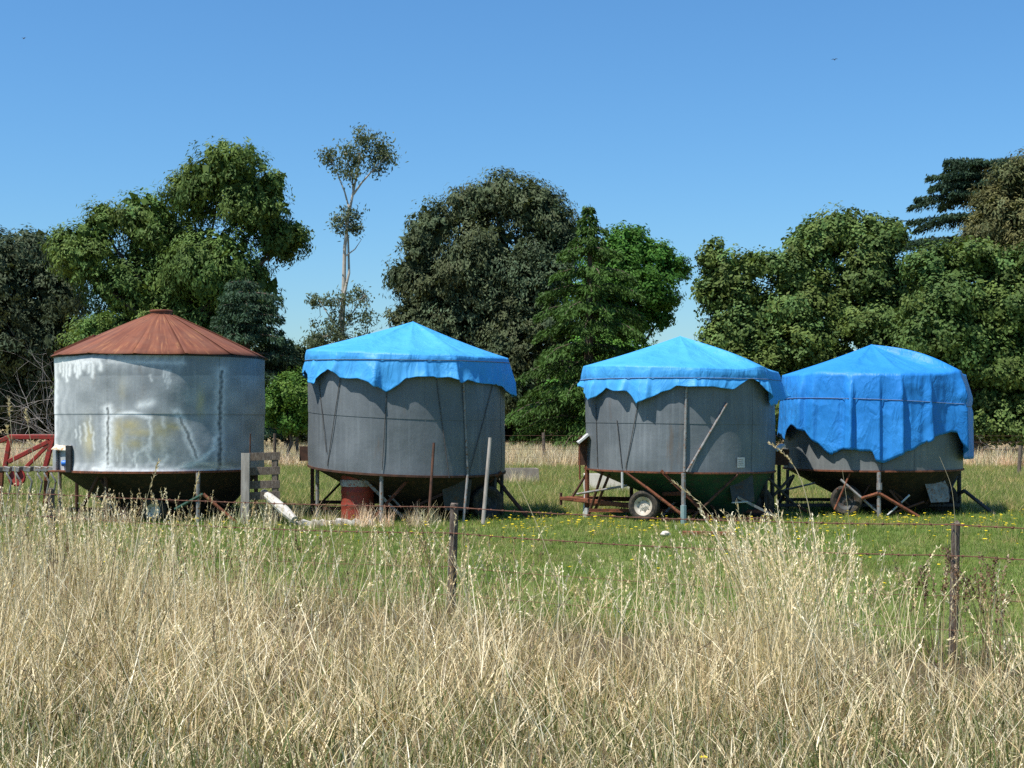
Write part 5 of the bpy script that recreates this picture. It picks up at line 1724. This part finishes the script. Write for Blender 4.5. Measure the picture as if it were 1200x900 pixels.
def scatter(name, label, cat, meshes, mat, P, scale, idx=None, seed=0):
    r = np.random.default_rng(seed)
    coll = bpy.data.collections.new(name + '_sources')
    for i, me in enumerate(meshes):
        me.materials.append(mat) if len(me.materials) == 0 else None
        o = bpy.data.objects.new('%s_source_%02d' % (name, i), me)
        coll.objects.link(o)
    n = len(P)
    me = bpy.data.meshes.new(name)
    me.vertices.add(n)
    me.vertices.foreach_set('co', np.ascontiguousarray(P, dtype=np.float32).ravel())
    at = me.attributes.new('turn', 'FLOAT_VECTOR', 'POINT')
    rot = np.zeros((n, 3), dtype=np.float32); rot[:, 2] = r.uniform(0, 6.28, n); rot[:, :2] = r.normal(size=(n, 2)) * .08
    at.data.foreach_set('vector', rot.ravel())
    at = me.attributes.new('size', 'FLOAT', 'POINT')
    at.data.foreach_set('value', np.ascontiguousarray(scale, dtype=np.float32))
    at = me.attributes.new('pickone', 'INT', 'POINT')
    at.data.foreach_set('value', np.ascontiguousarray(r.integers(0, len(meshes), n) if idx is None else idx, dtype=np.int32))
    o = link(name, me, None)
    g = bpy.data.node_groups.new(name + '_nodes', 'GeometryNodeTree')
    g.interface.new_socket('Geometry', in_out='INPUT', socket_type='NodeSocketGeometry')
    g.interface.new_socket('Geometry', in_out='OUTPUT', socket_type='NodeSocketGeometry')
    gi, go = g.nodes.new('NodeGroupInput'), g.nodes.new('NodeGroupOutput')
    ip = g.nodes.new('GeometryNodeInstanceOnPoints')
    ci = g.nodes.new('GeometryNodeCollectionInfo')
    ci.inputs['Collection'].default_value = coll
    ci.inputs['Separate Children'].default_value = True
    ci.inputs['Reset Children'].default_value = True
    ip.inputs['Pick Instance'].default_value = True
    def na(attr, typ):
        x = g.nodes.new('GeometryNodeInputNamedAttribute'); x.data_type = typ; x.inputs['Name'].default_value = attr
        return x.outputs['Attribute']
    g.links.new(gi.outputs[0], ip.inputs['Points'])
    g.links.new(ci.outputs[0], ip.inputs['Instance'])
    g.links.new(na('pickone', 'INT'), ip.inputs['Instance Index'])
    e2r = g.nodes.new('FunctionNodeEulerToRotation')
    g.links.new(na('turn', 'FLOAT_VECTOR'), e2r.inputs[0])
    g.links.new(e2r.outputs[0], ip.inputs['Rotation'])
    g.links.new(na('size', 'FLOAT'), ip.inputs['Scale'])
    g.links.new(ip.outputs[0], go.inputs[0])
    md = o.modifiers.new('scatter', 'NODES')
    md.node_group = g
    return tag(o, label, cat, kind='stuff')


M_turf = instance_grass_material('turf_blade', [(0.0, (.80, .88, .75)), (.5, (1, 1, 1)), (.8, (1.2, 1.08, 1.05)), (1.0, (1.5, 1.25, 1.3))], .35)
M_dry_turf = instance_grass_material('dry_turf_blade', [(0.0, (.75, .75, .75)), (.5, (1, 1, 1)), (1.0, (1.2, 1.2, 1.2))], .25)
TG = np.array([[.115, .190, .030], [.150, .225, .042], [.200, .250, .062], [.36, .32, .15]])
r = np.random.default_rng(31)


def field_pts(y0, y1, dens, marg=1.5):
    area_w = lambda y: (2 * .3637 * y + 2 * marg)
    ntot = int(dens * (area_w(y0) + area_w(y1)) / 2 * (y1 - y0))
    y = r.uniform(y0, y1, ntot * 2)
    keep = r.random(ntot * 2) < area_w(y) / area_w(y1)
    y = y[keep][:ntot]
    x = r.uniform(-1, 1, len(y)) * area_w(y) / 2
    return x, y


near_t = [tuft('turf_tuft', 400 + i, 16, .025, .075, .07, .0055, TG, .6, .5, 2, [.36, .34, .2, .1]) for i in range(6)]
rough_t = [tuft('rough_tuft', 420 + i, 20, .07, .19, .09, .007, TG, .35, .45, 2, [.22, .28, .22, .28]) for i in range(5)]
x, y = field_pts(9.0, 30.0, 125)
k = y > fence_y(x) - .3
x, y = x[k], y[k]
patch = np.sin(x * .9 + 1.3) * np.sin(y * .7) + .6 * np.sin(x * 2.3 + y * 1.1)
rough = r.random(len(x)) < np.clip(.03 + .08 * (patch > .8) + .25 * np.exp(-((y - fence_y(x)) / .8) ** 2) + .18 * (y > 26.5), 0, 1)
P = np.stack([x, y, np.zeros_like(x)], -1)
scatter('pasture_turf', 'short green pasture grass around the silos', 'grass', near_t, M_turf, P[~rough], r.uniform(.7, 1.4, (~rough).sum()) , seed=1)
x2, y2 = field_pts(26.0, 52.0, 30, 3)
P2 = np.stack([x2, y2, np.zeros_like(x2)], -1)
scatter('rough_pasture', 'rougher tufted pasture grass behind the silos and by the fence', 'grass', rough_t, M_turf, np.concatenate([P[rough], P2]),
        np.concatenate([r.uniform(.6, 1.1, rough.sum()), r.uniform(.8, 1.7, len(x2))]), seed=2)
# weeds round the bins' feet
dry_t = [tuft('dry_tuft', 440 + i, 26, .25, .62, .16, .012, STRAW, .22, .25, 3) for i in range(5)]
x3, y3 = field_pts(50.0, 70.0, 11, 4)
P3 = np.stack([x3, y3, np.zeros_like(x3)], -1)
sz = r.uniform(.8, 1.5, len(x3))
spots = [(345, 23.6), (330, 24), (312, 23.6), (470, 22.6), (490, 22.5), (610, 37.5), (600, 37.6), (625, 37.4), (110, 22.9), (70, 22.9), (20, 23.5), (45, 23.2), (300, 22.6), (400, 22.5), (430, 22.6)]
q_ = []
for sx, sy in spots:
    for _ in range(7):
        q_.append(((sx - 600) * sy / S + r.normal() * .35, sy + r.normal() * .2, 0))
q_ = np.array(q_)
scatter('dry_pasture_grass', 'golden dry grass band in the far paddock and weeds about the silos', 'grass', dry_t, M_dry_turf, np.concatenate([P3, q_]), np.concatenate([sz, r.uniform(.35, .8, len(q_))]), seed=3)

# yellow flowers
M_yellow = simple('yellow_petals', (.72, .56, .02), (.85, .68, .04), 30, .6, bump=0)
def flower_mesh(R0, h, name, n=9):
    b = MB()
    b.path([(0, 0, 0), (.004, .002, h * .5), (0, 0, h)], [.002, .0018, .0015], 4)
    V, F = [], []
    for k in range(n):
        t = 2 * math.pi * k / n; w = math.pi / n * .9
        for a_, rr, zz in ((t, R0 * .1, h), (t - w, R0 * .8, h + R0 * .28), (t, R0, h + R0 * .22), (t + w, R0 * .8, h + R0 * .28)):
            V.append((rr * math.cos(a_), rr * math.sin(a_), zz))
        F.append((k * 4, k * 4 + 1, k * 4 + 2, k * 4 + 3))
    b.add(V, F)
    b.lathe([(.001, h - R0 * .2), (R0 * .25, h), (R0 * .3, h + R0 * .25), (.001, h + R0 * .4)], Matrix.Identity(4), 6)
    me = bpy.data.meshes.new(name); me.from_pydata(b.v, [], b.f); me.update()
    return me
n = 2500
xf = r.uniform(-9.5, 9.8, n); yfv = 12.5 + 14 * r.random(n) ** .55
dens = np.where(xf > -.5, .9, .25) * np.exp(-((yfv - 23.2) / 2.6) ** 2) + .10 * (xf > -1) + .03
k = (r.random(n) < dens) & (yfv > fence_y(xf) + .4)
Pf = np.stack([xf[k], yfv[k], np.zeros(k.sum())], -1)
scatter('yellow_flowers', 'tiny yellow flowers dotted through the short pasture grass', 'flowers', [flower_mesh(.024, .08, 'flower_a'), flower_mesh(.021, .10, 'flower_b'), flower_mesh(.027, .065, 'flower_c')], M_yellow, Pf, r.uniform(.7, 1.25, len(Pf)), seed=4)

# one larger yellow flower at the road edge
fx = W(824, 888, 6.6)
fl = empty('yellow_flower', (fx[0], 6.6, 0), 'single yellow daisy like flower low in the verge at the bottom', 'flower')
MB().path([(0, 0, 0), (.01, 0, fx[2] * .5), (0, 0, fx[2])], [.003, .0025, .002], 6).build('stem', simple('flower_stem', (.08, .13, .03), (.12, .17, .05), 9, .6), fl, True)
b = MB()
for ring, (Rq, nz) in enumerate(((.022, .3), (.016, .6))):
    for k in range(13):
        t = 2 * math.pi * (k + .5 * ring) / 13; w = .2
        pts = [(.003, 0), (Rq * .8, -w), (Rq, 0), (Rq * .8, w)]
        b.add([(rr * math.cos(t + dw), rr * math.sin(t + dw), fx[2] + rr * nz) for rr, dw in pts], [(0, 1, 2, 3)])
b.build('petals', M_yellow, fl)
fl.rotation_euler = (R_(4), 0, 0)
